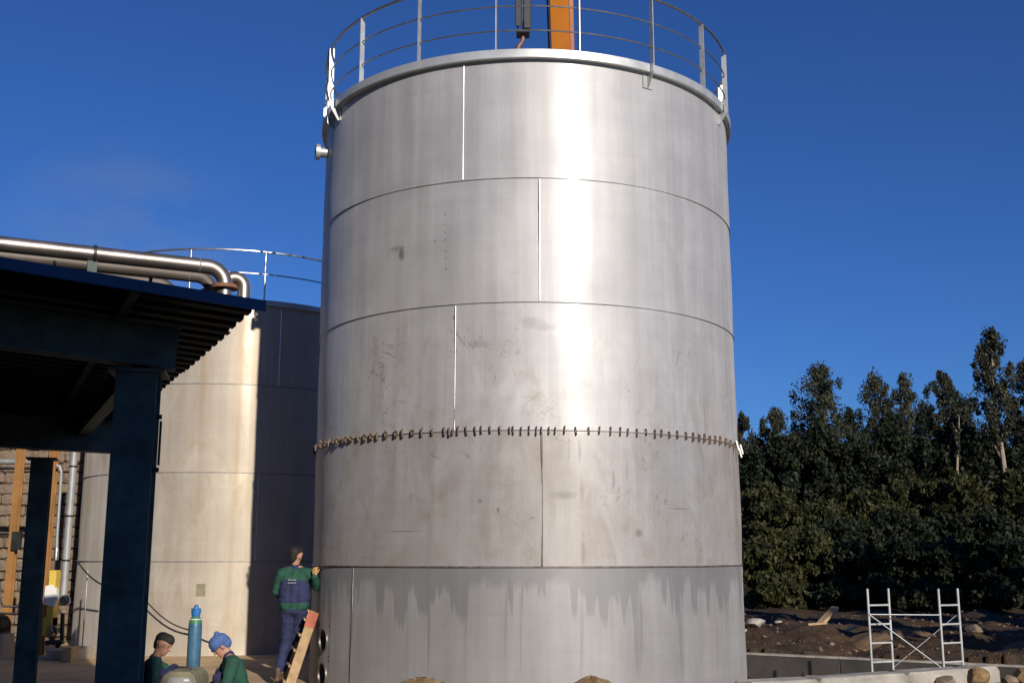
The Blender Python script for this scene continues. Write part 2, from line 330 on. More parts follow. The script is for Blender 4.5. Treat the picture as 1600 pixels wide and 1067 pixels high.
# ------------------------------------------------------------------ ground
rng = random.Random(3); nrg = np.random.default_rng(5)
KA, KB = np.array((2.9, 13.9)), np.array((6.8, 15.8))          # kerb line (near edge of the sunken yard)
WA, WB = np.array((4.6, 24.35)), np.array((13.0, 19.5))        # far wall of the sunken yard
def side(p, a, b): return (b[0] - a[0]) * (p[1] - a[1]) - (b[1] - a[1]) * (p[0] - a[0])
SL = .487
def wob(x, y):
    return (np.sin(x * 1.3 + 2 * np.sin(y * .7)) * np.cos(y * 1.1 - .6 * x) * .5 + np.sin(x * 3.1 + y * 1.7) * np.cos(y * 2.9 - x * .8 + 1) * .3 + np.sin(x * 6.3 - y * 4.1) * np.sin(y * 5.7 + x * 2.3) * .2)
def hgt(x, y):
    x = np.asarray(x, float); y = np.asarray(y, float)
    sm = lambda v: np.clip(v, 0, 1) ** 2 * (3 - 2 * np.clip(v, 0, 1))
    h = -.30 * sm((y - 18) / 6) * sm((x - 3) / 3)
    h = h + 5.6 * sm((y - 38) / 26) + 10 * sm((y - 62) / 160)
    rough = sm((x - 3.4) / 1.2) * sm((y - 19) / 5) * (1 - sm((y - 60) / 20))
    h = h + rough * wob(x, y) * .22 + .02 * wob(x * .7, y * .7)
    # spoil bank behind the sunken yard
    dw = side((x, y), WA, WB) / np.hypot(*(WB - WA))
    h = h + .30 * np.exp(-((dw - 3.2) / 1.6) ** 2) * sm((x - 3.5) / 2) * (1 + .6 * wob(x * .8, y * .8))
    inb = (side((x, y), KA, KB) > .25 * 4.3) & (dw < .02) & (x > 3.55) & (x < 14.5)
    return np.where(inb, -.95, h)
xs = np.unique(np.concatenate([np.linspace(-2500, -60, 14), np.linspace(-60, -14, 24), np.arange(-14, 3, .5), np.arange(3, 22, .14), np.linspace(22, 70, 40), np.linspace(70, 2500, 14)]))
ys = np.unique(np.concatenate([np.linspace(-2500, -40, 12), np.linspace(-40, 8, 20), np.arange(8, 34, .16), np.linspace(34, 80, 60), np.linspace(80, 3000, 14)]))
X, Y = np.meshgrid(xs, ys); Z = hgt(X, Y)
nx = len(xs); idx = np.arange(nx * len(ys)).reshape(len(ys), nx)
F = np.stack([idx[:-1, :-1], idx[:-1, 1:], idx[1:, 1:], idx[1:, :-1]], -1).reshape(-1, 4)
struct(rawmesh('ground', np.stack([X, Y, Z], -1).reshape(-1, 3), F, M['ground'], smooth=True), 'bare brown earth of the building site')

M['pad'] = simple('sandy_concrete_pad', (.50, .36, .20), .9, 0, .25, 1.5, .3, 25)
pv = MB(); pv.prism([(-9.2, 12.7, -.1), (-3.2, 12.7, -.1), (-1.9, 19.6, -.1), (-1.9, 25.5, -.1), (-9.2, 25.5, -.1)], (0, 0, .13)); struct(pv.build('pavement', M['pad']), 'sandy concrete pad around the older tank')

# ------------------------------------------------------------------ storage tanks
def cyl(c, r, a, z): a = R(a); return Vector((c[0] + r * math.sin(a), c[1] - r * math.cos(a), z))
def shell_plate(parent, c, rad, a0, a1, z0, z1, mat, seed, name='shell_plate', wave=.0058):
    na = max(6, int((a1 - a0) / 2.0)); nz = 9; V = []
    q = random.Random(seed); ph = [q.uniform(0, 6.28) for _ in range(4)]
    for j in range(nz + 1):
        z = z0 + (z1 - z0) * j / nz
        for i in range(na + 1):
            a = a0 + (a1 - a0) * i / na; s = R(a) * rad
            d = wave * (math.sin(1.9 * s + 1.3 * z + ph[0]) + .7 * math.sin(3.7 * s - 2.1 * z + ph[1]) + .6 * math.sin(.8 * s + 4.0 * z + ph[2])) + wave * 1.0 * math.sin(math.pi * (z - z0) / (z1 - z0))
            e = 0 if j in (0, nz) else 1
            V.append(cyl(c, rad + d * (.35 + .65 * e), a, z))
    F = [(j * (na + 1) + i, j * (na + 1) + i + 1, (j + 1) * (na + 1) + i + 1, (j + 1) * (na + 1) + i) for j in range(nz) for i in range(na)]
    return rawmesh(name, V, F, mat, parent, True, ORG[parent.name])
def plate_with_holes(parent, c, rad, a0, a1, z0, z1, mat, ha, holes, hr):
    """shell plate with round openings at angle ha, heights in holes; built in strips that meet on the cylinder"""
    V = []; Fq = []; bm = MB()
    pt = lambda s, z: cyl(c, rad, math.degrees(s / rad), z)
    s0, s1, sh = R(a0) * rad, R(a1) * rad, R(ha) * rad; hw = .20
    def patch(sa, sb, za, zb):
        n = max(1, int(abs(sb - sa) / .11)); m = max(1, int((zb - za) / .2))
        vs = [pt(sa + (sb - sa) * i / n, za + (zb - za) * j / m) for j in range(m + 1) for i in range(n + 1)]
        bm.add(vs, [(j * (n + 1) + i, j * (n + 1) + i + 1, (j + 1) * (n + 1) + i + 1, (j + 1) * (n + 1) + i) for j in range(m) for i in range(n)])
    patch(s0, sh - hw, z0, z1); patch(sh + hw, s1, z0, z1)
    zc = z0
    for h in sorted(holes):
        if h - hw > zc + .005: patch(sh - hw, sh + hw, zc, h - hw)
        n = 32; inn = []; outr = []
        for k in range(n):
            a = 2 * math.pi * (k + .5) / n; x, y = math.cos(a), math.sin(a); m = max(abs(x), abs(y))
            inn.append(pt(sh + hr * x, h + hr * y)); outr.append(pt(sh + hw * x / m, h + hw * y / m))
        bm.add(inn + outr, [(k, n + k, n + (k + 1) % n, (k + 1) % n) for k in range(n)]); zc = h + hw
    patch(sh - hw, sh + hw, zc, z1)
    return bm.build('shell_plate', mat, parent, True, 60)

C1, R1 = (.215, 16.15), 3.05
tank = thing('storage_tank', 'tall new stainless steel tank under construction, nearest and largest of the two tanks', 'tank', (C1[0], C1[1], 0))
ZS = [0.0, 1.577, 3.188, 4.764, 6.36, 7.93]
SEAM = [-46.3, 2.6, -17.4, 2.4, -15.9]
tag_l = {}
for k in range(5):
    for j in range(3):
        a0 = SEAM[k] + 120 * j - (360 if j == 2 else 0); a1 = a0 + 120
        if k == 0 and j == 2:
            plate_with_holes(tank, C1, R1, a0, a1, ZS[0], ZS[1], M['tank'], -60.6, [.205, .632], .145)
        else: shell_plate(tank, C1, R1, a0, a1, ZS[k], ZS[k + 1], M['tank'], k * 3 + j)
    for j in range(3):                                        # vertical welds
        a = SEAM[k] + 120 * j
        w = {0: .004, 1: .011, 2: .006, 3: .014, 4: .007}[k]; b = MB(); nseg = 14
        prof = []
        for i in range(nseg + 1):
            z = ZS[k] + .012 + (ZS[k + 1] - ZS[k] - .03) * i / nseg
            jit = rng.uniform(.75, 1.2)
            for sx, dr in ((-1, -.001), (-.5, .006), (.5, .006), (1, -.001)):
                prof.append(cyl(C1, R1 + .0045 + dr * min(1.2, jit), a + math.degrees(sx * w * jit / R1), z))
        b.add(prof, [(i * 4 + q, i * 4 + q + 1, (i + 1) * 4 + q + 1, (i + 1) * 4 + q) for i in range(nseg) for q in range(3)])
        b.build('vertical_weld', M['bead_dark'] if k == 1 else M['bead_mid'] if k == 0 else M['bead'], tank, True, 80)
for k in range(1, 5):                                         # girth welds
    h = {1: .013, 2: .005, 3: .006, 4: .005}[k]; z = ZS[k]
    MB().ring(C1, [(R1 - .004, z - h), (R1 + .010, z - h * .6), (R1 + .0125, z), (R1 + .010, z + h * .6), (R1 - .004, z + h)], 180).build('girth_weld', M['bead_dark'] if k in (1, 2) else M['bead_mid'], tank, True, 80)
for z in (.205, .632):                                        # nozzle sleeves in the two openings
    d = cyl((0, 0), 1, -60.6, 0); o = cyl(C1, R1 - .16, -60.6, z)
    MB().lathe(o, d, [(.136, 0), (.136, .175), (.150, .175), (.150, 0)], 28).build('nozzle_sleeve', M['rail'], tank, True)
for a, z, lab in ((-73, 7.50, 'short flanged pipe stub near the top'),):
    d = cyl((0, 0), 1, a, 0); o = cyl(C1, R1 - .05, a, z); nzl = MB().lathe(o, d, [(.075, 0), (.075, .17)], 20).build('nozzle', M['galv'], tank, True); nzl['label'] = lab
    MB().lathe(o, d, [(.05, .23), (.115, .23), (.115, .17), (.05, .17)], 24).build('flange', M['galv'], nzl, True)
ZT = ZS[5]
MB().ring(C1, [(R1 - .03, ZT - .005), (R1 + .015, ZT - .005), (R1 + .02, ZT + .012), (R1 + .075, ZT + .012), (R1 + .08, ZT + .02), (R1 + .08, ZT + .128), (R1 + .07, ZT + .135), (R1 - .03, ZT + .135)], 180).build('curb_ring', M['rim'], tank, True, 30)
MB().lathe((C1[0], C1[1], 0), (0, 0, 1), [(R1 - .025, ZT + .125), (R1 * .5, ZT + .32), (.25, ZT + .50), (.001, ZT + .51)], 72).build('roof_cone', M['galv'], tank, True)
RR = R1 + .035
def ringpts(c, r, z, n=150, a0=0, a1=360): return [cyl(c, r, a0 + (a1 - a0) * i / n, z) for i in range(n)]
for z, r in ((8.335, .011), (8.675, .011), (9.03, .019)):
    b = MB(); b.tube(ringpts(C1, RR + (0 if r < .015 else .005), z), r, 8, closed=True); b.build('guard_rail', M['rail'], tank, True)
for k in range(18):                                           # radial flat-bar stanchions
    a = -7.8 + 20 * k; b = MB(); d = cyl((0, 0), 1, a, 0); tn = Vector((0, 0, 1)).cross(d)
    p = cyl(C1, RR + .0, a, ZT + .137); q = cyl(C1, RR + .0, a, 9.012)
    x0 = d * .036; y0 = tn * .006
    vs = [e + x0 * sx + y0 * sy for e in (p, q) for sx, sy in ((-1, -1), (1, -1), (1, 1), (-1, 1))]
    b.add(vs, [(0, 1, 2, 3), (4, 5, 6, 7), (0, 1, 5, 4), (1, 2, 6, 5), (2, 3, 7, 6), (3, 0, 4, 7)])
    b.build('stanchion', M['galv'], tank)
for a in (30.9, -60.8, -67.0, 64.0, 150, -150):                # lifting lugs welded below the rim
    d = cyl((0, 0), 1, a, 0); tn = Vector((0, 0, 1)).cross(d); b = MB(); side2 = abs(a) > 50
    pz = ZT - .19
    b.add([cyl(C1, R1 + .004, a, 0) + tn * x + Vector((0, 0, z)) + d * y for y in (0, .008) for x, z in ((-.075, pz), (.075, pz), (.075, pz + .17), (-.075, pz + .17))],
          [(0, 1, 2, 3), (4, 5, 6, 7), (0, 1, 5, 4), (1, 2, 6, 5), (2, 3, 7, 6), (3, 0, 4, 7)])
    tri = [cyl(C1, R1 + .012, a, 0) + d * y + Vector((0, 0, z)) - tn * .008 for y, z in ((0, pz + .02), (.02, pz + .02), (.13, pz + .19), (.13, pz + .30), (.10, pz + .33), (.085, pz + .33), (.085, pz + .19), (0, pz + .165))]
    b.prism(tri, tn * .016)
    b.build('lifting_lug', M['galv'], tank)
b = MB(); b.tube([cyl(C1, RR + .05 + .03 * math.sin(i * 1.1), -67.5 + 1.6 * math.sin(i * .9 + .5), 9.0 - .095 * i) for i in range(10)], .009, 6); o = b.build('guide_rope', M['rubber'], tank, True); o['label'] = 'dark rope trailing down the leftmost stanchion'
# fit-up clips along the open girth seam
PH = [-73.3, -67.0, -62.4, -59.7, -56.9, -54.9, -51.6, -50.5, -48.3, -45.3, -42.9, -40.6, -38.4, -35.8, -32.8, -30.7, -28.1, -25.4, -22.7, -19.7, -18.5, -17.6, -16.4, -14.4, -12.3, -10.9, -8.9, -6.7, -4.5, -3.7, -1.9, -0.1, 1.5, 2.6, 4.3, 5.7, 7.8, 10.4, 13.4, 15.9, 18.6, 21.0, 22.9, 25.3, 27.8, 30.3, 32.2, 34.6, 37.2, 40.2, 42.8, 45.2, 47.4, 49.8, 52.5, 55.3, 59.0, 62.3, 66.7, 70.5, 74, 78, 82, 86, -77, -80, -84, -88, -92, 90, 95]
cm = MB(); poly = [(.0, -.052), (.026, -.052), (.034, -.042), (.034, .042), (.026, .052), (.0, .052), (.0, .02), (.014, .016), (.014, -.016), (.0, -.02)]
cm.prism([(-.004, -y, z) for y, z in poly], (.008, 0, 0))
cm2 = MB(); cm2.prism([(-.004, -y, z) for y, z in poly], (.008, 0, 0)); cm2.box((.020, -.022, -.03), (.03, .034, .012)); cm2.box((.020, -.022, .03), (.03, .034, .012))
cp1 = cm.build('fit_up_clip', M['clip'], tank, loc=(0, 0, 0)); cp2 = cm2.build('fit_up_clip', M['clip'], tank, loc=(0, 0, 0))
for i, a in enumerate(PH):
    src = cp2 if (a < -28 and i % 3 != 0) else cp1
    if i == 0: o = cp1
    elif i == 2: o = cp2
    else: o = src.copy(); COL.objects.link(o); o.parent = tank
    z = ZS[2] + rng.uniform(-.012, .012)
    o.location = cyl((0, 0), R1 + .010, a, z); o.rotation_euler = (rng.uniform(-.08, .08), rng.uniform(-.12, .12), R(a)); s = rng.uniform(.8, 1.15); o.scale = (1, 1, s)
for a, z in ((66.5, 3.24), (70.0, 3.16), (73, 3.22)):           # wedges still hanging at the right edge
    p = cyl(C1, R1 + .05, a, z); MB().bar(p, p + Vector((.03, 0, -.13)), .03, .02).build('wedge', M['galv'], tank)

# older tank behind
C2, R2 = (-5.582, 21.90), 2.75
tk2 = thing('storage_tank', 'older smaller stainless tank behind the canopy, half in shadow, with thin railing', 'tank', (C2[0], C2[1], 0))
Z2 = [0.0, 1.594, 3.118, 4.68, 6.12]
S2 = [-26.0, 24.0, -20.0, 30.0]
for k in range(4):
    for j in range(3): shell_plate(tk2, C2, R2, S2[k] + 120 * j, S2[k] + 120 * j + 120, Z2[k], Z2[k + 1], M['tank_b'], 50 + k * 3 + j, wave=.0045)
    for j in range(3):
        a = S2[k] + 120 * j; b = MB(); vs = []
        for i in range(9):
            z = Z2[k] + .01 + (Z2[k + 1] - Z2[k] - .02) * i / 8
            for sx, dr in ((-1, 0), (-.5, .005), (.5, .005), (1, 0)): vs.append(cyl(C2, R2 + .006 + dr, a + math.degrees(sx * .009 / R2), z))
        b.add(vs, [(i * 4 + q, i * 4 + q + 1, (i + 1) * 4 + q + 1, (i + 1) * 4 + q) for i in range(8) for q in range(3)]); b.build('vertical_weld', M['bead'], tk2, True, 80)
for k in range(1, 4):
    z = Z2[k]; MB().ring(C2, [(R2 - .004, z - .009), (R2 + .011, z - .005), (R2 + .011, z + .005), (R2 - .004, z + .009)], 120).build('girth_weld', M['bead_mid'], tk2, True, 80)
zt = Z2[4]
MB().ring(C2, [(R2 - .03, zt - .005), (R2 + .012, zt - .005), (R2 + .06, zt + .02), (R2 + .06, zt + .11), (R2 - .03, zt + .12)], 120).build('curb_ring', M['rim'], tk2, True, 30)
MB().lathe((C2[0], C2[1], 0), (0, 0, 1), [(R2 - .02, zt + .11), (.2, zt + .45), (.001, zt + .46)], 60).build('roof_cone', M['galv'], tk2, True)
for z, r in ((6.715, .012), (7.135, .018)):
    b = MB(); b.tube(ringpts(C2, R2 + .02, z, 110), r, 7, closed=True); b.build('guard_rail', M['rail'], tk2, True)
for k in range(13):
    a = 23.1 + 27.7 * k; MB().tube([cyl(C2, R2 + .02, a, zt + .11), cyl(C2, R2 + .02, a, 7.12)], .016, 7).build('stanchion', M['rail'], tk2, True)
MB().add([cyl(C2, R2 + .012, a, z) for z in (1.02, 1.22) for a in (4.0, 5.6, 7.2)], [(0, 1, 4, 3), (1, 2, 5, 4)]).build('data_plate', M['welder'], tk2, True)

# ------------------------------------------------------------------ steel canopy (left foreground)
G = Vector((.901, .434, 0)); E = Vector((-.434, .901, 0)); UP = Vector((0, 0, 1)); K0 = Vector((-1.635, 7.0, 0))
def cp(g, e, z): return K0 + G * g + E * e + UP * z              # g: along the front edge (+ to the right), e: away from camera
ROOFZ = lambda g: 3.335 - .068 * g                               # underside of sheeting; falls to the right
can = thing('steel_canopy', 'dark blue steel canopy with corrugated roof in the left foreground', 'canopy', tuple(cp(-1, 1, 0)))
GL, EL = -8.0, 6.6
pitch = .25
for k in range(int(EL / 1.0) + 1):                               # corrugated sheets, ribs parallel to the front edge
    e0 = k * 1.0; b = MB(); pr = []
    e = e0
    prof = []
    for r in range(4):
        prof += [(e0 + r * pitch, 0), (e0 + r * pitch + .11, 0), (e0 + r * pitch + .14, .045), (e0 + r * pitch + .215, .045)]
    prof.append((e0 + 1.0, 0))
    n = len(prof); j = rng.uniform(-.025, .02)
    vs = []
    for g in (GL, 0.0 + j):
        for (ee, h) in prof: vs.append(cp(g, ee, ROOFZ(g) + h))
        for (ee, h) in reversed(prof): vs.append(cp(g, ee, ROOFZ(g) + h + .006))
    m = 2 * n
    b.add(vs, [(i, (i + 1) % m, m + (i + 1) % m, m + i) for i in range(m)] + [tuple(range(m)), tuple(range(m, 2 * m))])
    b.build('roof_sheet', M['sheet'], can)
b = MB(); vs = []
for g in (GL, .012):
    for ee, h in ((-.05, -.048), (-.045, -.048), (-.045, .020), (-.012, .020), (-.012, .026), (-.05, .026)): vs.append(cp(g, ee, ROOFZ(g) + h))
b.add(vs, [(i, (i + 1) % 6, 6 + (i + 1) % 6, 6 + i) for i in range(6)] + [tuple(range(6)), tuple(range(6, 12))]); b.build('fascia', M['blue_fascia'], can)
for i in range(2):                                               # purlins across the ribs
    g = -.80 - 1.9 * i
    MB().bar(cp(g, .0, ROOFZ(g) - .032), cp(g, EL, ROOFZ(g) - .032), .06, .055).build('purlin', M['blue'], can)
def ibeam(p, q, h, w, tf=.014, tw=.009, up=(0, 0, 1)):
    p = Vector(p); q = Vector(q); b = MB(); x, y, z = frame(q - p, up)
    b.bar(p + y * (h / 2 - tf / 2), q + y * (h / 2 - tf / 2), w, tf, up); b.bar(p - y * (h / 2 - tf / 2), q - y * (h / 2 - tf / 2), w, tf, up); b.bar(p, q, tw, h - 2 * tf - .001, up); return b
ibeam(cp(GL + .3, .826, 3.62), cp(-.40, .826, 3.145), .30, .18).build('beam', M['blue'], can)
ibeam(cp(GL + .3, 5.7, 3.12), cp(-.10, 5.7, 2.98), .34, .18).build('beam', M['blue'], can)
for g in (-.62, -2.7, -5.2):
    ibeam(cp(g, .9, 3.10 - .05 * (g + .6)), cp(g, 6.4, 3.10 - .05 * (g + .6)), .22, .11).build('rafter', M['blue'], can)
def hcolumn(pos, top, w=.30, d=.30, ang=0):
    b = MB(); c = Vector(pos); Mr = Matrix.Rotation(ang, 3, 'Z')
    b.box(c + Mr @ Vector((0, -d / 2 + .008, top / 2)), (w, .016, top), M=Mr); b.box(c + Mr @ Vector((0, d / 2 - .008, top / 2)), (w, .016, top), M=Mr); b.box(c + Mr @ Vector((0, 0, top / 2)), (.011, d - .034, top), M=Mr)
    col = b.build('column', M['blue'], can)
    MB().box(c + Vector((0, 0, top + .011)), (w + .10, d + .06, .022), M=Mr).build('cap_plate', M['blue'], col)
    MB().box(c + Vector((0, 0, .012)), (w + .14, d + .14, .024), M=Mr).build('base_plate', M['blue'], col)
    for sx in (-1, 1):
        for sy in (-1, 1):
            MB().lathe(c + Mr @ Vector((sx * (w / 2 - .045), sy * (d / 2 - .055), top - .016)), (0, 0, 1), [(.001, 0), (.016, 0), (.016, .016), (.001, .016)], 6).build('bolt', M['galv'], col)
    for zz in (.9, 1.5, 2.3): MB().box(c + Mr @ Vector((.0, -d / 2 - .003, zz)), (w * .96, .004, .012), M=Mr).build('weld_strip', M['blue'], col)
    return col
colf = hcolumn((-2.585, 7.50, 0), 2.955, .27, .30, R(12))
b = MB(); 
for z in (2.66, 2.30): b.box((-2.427, 7.46, z), (.055, .03, .03), R(12))
b.box((-2.403, 7.462, 2.48), (.014, .03, .30), R(12)); b.build('conduit_bracket', M['black'], colf)
hcolumn((-5.35, 12.5, 0), 2.78, .22, .24, R(18))
MB().prism([cp(GL + .3, 5.80, 3.0), cp(.0, 5.80, 2.93), cp(.0, 5.80, ROOFZ(0) - .002), cp(GL + .3, 5.80, ROOFZ(GL) - .03)], E * .02).build('rear_valance', M['sheet'], can)
hcolumn(tuple(cp(-6.0, .826, 0)), 3.0, .27, .30, R(26)); hcolumn(tuple(cp(-7.0, 5.7, 0)), 3.0, .27, .30, R(26))
# pipes lying on the canopy roof
def elbow(p_end, d_in, rad, n=8):                                # quarter bend from travel direction d_in to straight down, starting at p_end
    d = Vector(d_in).normalized(); c = p_end - UP * rad
    return [c + d * (rad * math.sin(math.pi / 2 * i / n)) + UP * (rad * math.cos(math.pi / 2 * i / n)) for i in range(n + 1)]
def roof_pipe(e, gend, z, r, label, flz, mat='pipe', seam=None):
    t_ = thing('roof_pipe', label, 'pipe', tuple(cp(gend, e, z)), 'pipes along the canopy roof')
    pts = [cp(GL, e, z), cp(gend - 2, e, z), cp(gend - .15, e, z)] + elbow(cp(gend, e, z), G, r * 2.4) + [cp(gend + r * 2.4, e, flz)]
    MB().tube(pts, r, 18).build('pipe_run', M[mat], t_, True, 50)
    pe = cp(gend + r * 2.4, e, flz)
    MB().lathe(pe - UP * .012, (0, 0, 1), [(.01, 0), (r * 1.75, 0), (r * 1.75, .026), (.01, .026)], 20).build('flange', M['flange_rust'], t_, True)
    MB().tube([pe - UP * .013, pe - UP * .165], r, 16).build('pipe_stub', M[mat], t_, True, 50)
    b = MB(); b.lathe(cp(gend - .06, e, z), G, [(r, 0), (r * 1.05, .004), (r, .008)], 18); b.build('weld_ring', M['bead_mid'], t_, True)
    if seam:
        b = MB(); b.lathe(cp(seam, e, z), G, [(r, 0), (r * 1.16, 0), (r * 1.16, .022), (r, .022)], 18); b.build('pipe_clamp', M['black'], t_, True)
        MB().box(cp(seam, e, (z - r + ROOFZ(seam) + .05) / 2), (.06, .04, z - r - ROOFZ(seam) - .05), R(25.7)).build('pipe_saddle', M['blue'], t_)
    return t_
roof_pipe(.55, -.27, 3.70, .052, 'nearest shiny steel pipe on the canopy roof, with elbow and brown flange', 3.565, seam=-1.02)
roof_pipe(.86, -.29, 3.70, .046, 'dull steel pipe behind the nearest roof pipe, its brown flange just left', 3.59, mat='pipe_dull_shaded', seam=-1.25)
roof_pipe(1.15, -.52, 3.69, .046, 'farthest roof pipe, bending down left of the two flanged elbows', 3.55, mat='pipe_dull_shaded', seam=-1.7)
v = thing('vent_gooseneck', 'polished gooseneck vent pipe opening downward at the right end of the roof pipes', 'vent', tuple(cp(-.1, 1.0, 3.4)))
cc = cp(.0, .95, 3.67); pts = [cp(-.07, .95, 3.36), cp(-.07, .95, 3.60)] + [cc + G * (-.07 * math.cos(math.pi * i / 10)) + UP * (.07 * math.sin(math.pi * i / 10)) for i in range(11)] + [cc + G * .07 - UP * .085]
MB().tube(pts, .048, 18, cap=False).build('bent_pipe', M['pipe'], v, True, 60)
MB().lathe(pts[-1] + UP * .012, (0, 0, -1), [(.047, 0), (.053, .001), (.053, .013), (.043, .013), (.043, 0)], 18).build('lip_ring', M['rail'], v, True)
for gg, ee, hh in ((-.62, .74, .20), (-1.34, .74, .17)):
    MB().box(cp(gg, ee, ROOFZ(gg) + .045 + hh / 2), (.022, .022, hh), R(25.7)).build('pipe_post', M['black'], can)

# ------------------------------------------------------------------ plant equipment and stone building at the far left
sb = thing('stone_building', 'old rubble stone building wall behind the canopy at far left', 'building', (-11.5, 22.6, 0))
MB().box((-11.3, 22.95, 2.4), (5.4, .56, 4.8)).build('wall_core', M['mortar'], sb)
MB().box((-11.3, 25.6, 2.3), (5.4, 4.6, 4.6)).build('rear_wall', M['mortar'], sb)
pr = MB(); pr.prism([(-14.2, 22.5, 4.8), (-14.2, 28.2, 4.8), (-14.2, 25.3, 6.2)], (5.8, 0, 0)); pr.build('roof', M['flange_rust'], sb)
sm = MB(); q = random.Random(8)
def stone_mesh(q):
    bm = bmesh.new(); bmesh.ops.create_cube(bm, size=1)
    bmesh.ops.bevel(bm, geom=bm.edges[:], offset=.16, segments=1, affect='EDGES')
    for v_ in bm.verts: v_.co += Vector((q.uniform(-.08, .08), q.uniform(-.1, .1), q.uniform(-.08, .08)))
    me = bpy.data.meshes.new('stone'); bm.to_mesh(me); bm.free(); me.materials.append(M['stone']); me.polygons.foreach_set('use_smooth', [True] * len(me.polygons)); me.set_sharp_from_angle(angle=R(30)); return me
SM = [stone_mesh(q) for _ in range(6)]
z = .08
while z < 4.1:
    h = q.uniform(.16, .27); x = -11.0 + q.uniform(-.2, 0)
    while x < -8.62:
        w = q.uniform(.22, .48); w = min(w, -8.6 - x + .02)
        if w > .1:
            o = bpy.data.objects.new('stone', q.choice(SM)); link(o, sb); o.location = Vector((x + w / 2, 22.66, z + h / 2)) - ORG[sb.name]; o.scale = (w * .95, q.uniform(.10, .17), h * .93); o.rotation_euler = (0, q.uniform(-.05, .05), 0)
        x += w
    z += h
def post(x, y, w, z1, lab):
    t_ = thing('ochre_post', lab, 'post', (x, y, 0), 'ochre steel posts')
    b = MB(); b.box((x, y - w * .45, z1 / 2), (w, .014, z1)); b.box((x, y + w * .45, z1 / 2), (w, .014, z1)); b.box((x, y, z1 / 2), (.012, w * .9 - .016, z1)); b.build('shaft', M['ochre'], t_)
    MB().box((x, y, .01), (w * 1.6, w * 1.6, .02)).build('base_plate', M['ochre'], t_)
    return t_
post(-7.93, 19.0, .12, 4.4, 'ochre steel post right of the back canopy column')
pl = post(-8.83, 19.7, .12, 4.4, 'ochre steel post left of the back canopy column, with dark bracket')
MB().box((-8.73, 19.60, 1.95), (.17, .05, .32)).build('bracket', M['black'], pl)
pp = thing('vertical_pipe', 'grey vertical process pipe standing right of the ochre post', 'pipe', (-7.62, 19.1, 0))
MB().tube([(-7.63, 19.1, .9), (-7.63, 19.1, 4.4)], .062, 14).build('pipe_run', M['grey_pipe'], pp, True)
MB().tube([(-7.63, 19.1, 1.05), (-7.63, 19.1, .98), (-7.58, 19.06, .92), (-7.50, 19.0, .92)], .05, 12).build('pipe_bend', M['grey_pipe'], pp, True)
for z in (3.2, 2.35, 1.6): MB().lathe((-7.63, 19.1, z), (0, 0, 1), [(.06, 0), (.072, 0), (.072, .03), (.06, .03)], 14).build('pipe_clamp', M['black'], pp, True)
cd = thing('conduit_pipe', 'thin grey conduit between the ochre post and the vertical pipe', 'pipe', (-7.74, 18.95, 0))
MB().tube([(-7.84, 18.9, 3.22), (-7.78, 18.9, 3.2), (-7.755, 18.92, 3.1), (-7.755, 18.95, 2.0), (-7.74, 18.95, 1.75)], .026, 10).build('conduit', M['grey_pipe'], cd, True)
MB().lathe((-7.745, 18.95, 1.62), (0, 0, 1), [(.001, 0), (.04, 0), (.04, .16), (.03, .2), (.001, .2)], 12).build('coupling', M['rail'], cd, True)
pm = thing('yellow_pump', 'yellow pump unit with white box, round flange and hand wheel', 'pump', (-7.62, 18.9, 0))
b = MB(); b.box((-7.70, 18.85, .98), (.12, .22, .95)); b.box((-7.72, 18.86, .54), (.16, .26, .30)); b.build('housing', M['yellow'], pm, bevel=.012)
b = MB(); b.prism([(-7.80, 18.70, .90), (-7.62, 18.70, .86), (-7.58, 18.70, 1.0), (-7.60, 18.70, 1.14), (-7.68, 18.70, 1.22), (-7.79, 18.70, 1.20)], (0, .12, 0)); b.build('terminal_box', M['white'], pm, bevel=.008)
b = MB(); b.lathe((-7.46, 18.78, .97), (0, -1, 0), [(.001, .0), (.085, 0), (.085, .05), (.05, .055), (.05, .09), (.001, .09)], 20); b.build('flange', M['rail'], pm, True)
w = MB(); w.tube([Vector((-7.60, 18.68, .47)) + Vector((math.cos(a * math.pi / 9), 0, math.sin(a * math.pi / 9))) * .085 for a in range(18)], .013, 6, closed=True)
for a in range(4): w.tube([(-7.60, 18.68, .47), Vector((-7.60, 18.68, .47)) + Vector((math.cos(a * math.pi / 2 + .4), 0, math.sin(a * math.pi / 2 + .4))) * .085], .009, 5)
w.build('hand_wheel', M['rail'], pm, True)
b = MB(); b.tube([(-7.60, 18.70, .47), (-7.60, 18.95, .47)], .05, 12); b.tube([(-7.52, 18.85, .75), (-7.50, 18.85, .30), (-7.58, 18.85, .2)], .035, 10); b.tube([(-7.72, 18.75, .28), (-7.42, 18.72, .30)], .04, 10); b.build('valve_body', M['black'], pm, True)
pt_ = MB(); pt_.box((-7.28, 18.75, .07), (.52, .8, .26)); pt_.box((-7.60, 18.9, .02), (.5, .7, .10))
o = pt_.build('concrete_plinth', M['concrete'], loc=Vector((-7.3, 18.75, 0)), bevel=.015); tag(o, 'low concrete plinth under the yellow pump', 'plinth')
o = MB().box((-7.10, 18.2, .13), (.16, .3, .26)).build('timber_block', M['wood'], loc=Vector((-7.1, 18.2, 0)), bevel=.01); tag(o, 'short brown timber block in front of the concrete plinth', 'block')
hp = thing('horizontal_pipe', 'grey pipe running level across the stone wall', 'pipe', (-9.3, 19.9, 3.2)); MB().tube([(-12, 19.95, 3.36), (-8.55, 19.85, 3.36)], .05, 12).build('pipe_run', M['grey_pipe'], hp, True)
MB().tube([(-12, 19.99, 3.24), (-8.55, 19.9, 3.24)], .025, 8).build('thin_pipe', M['black'], hp, True)
mt = thing('electric_motor', 'black round electric motor at the foot of the stone wall', 'motor', (-8.75, 19.0, 0))
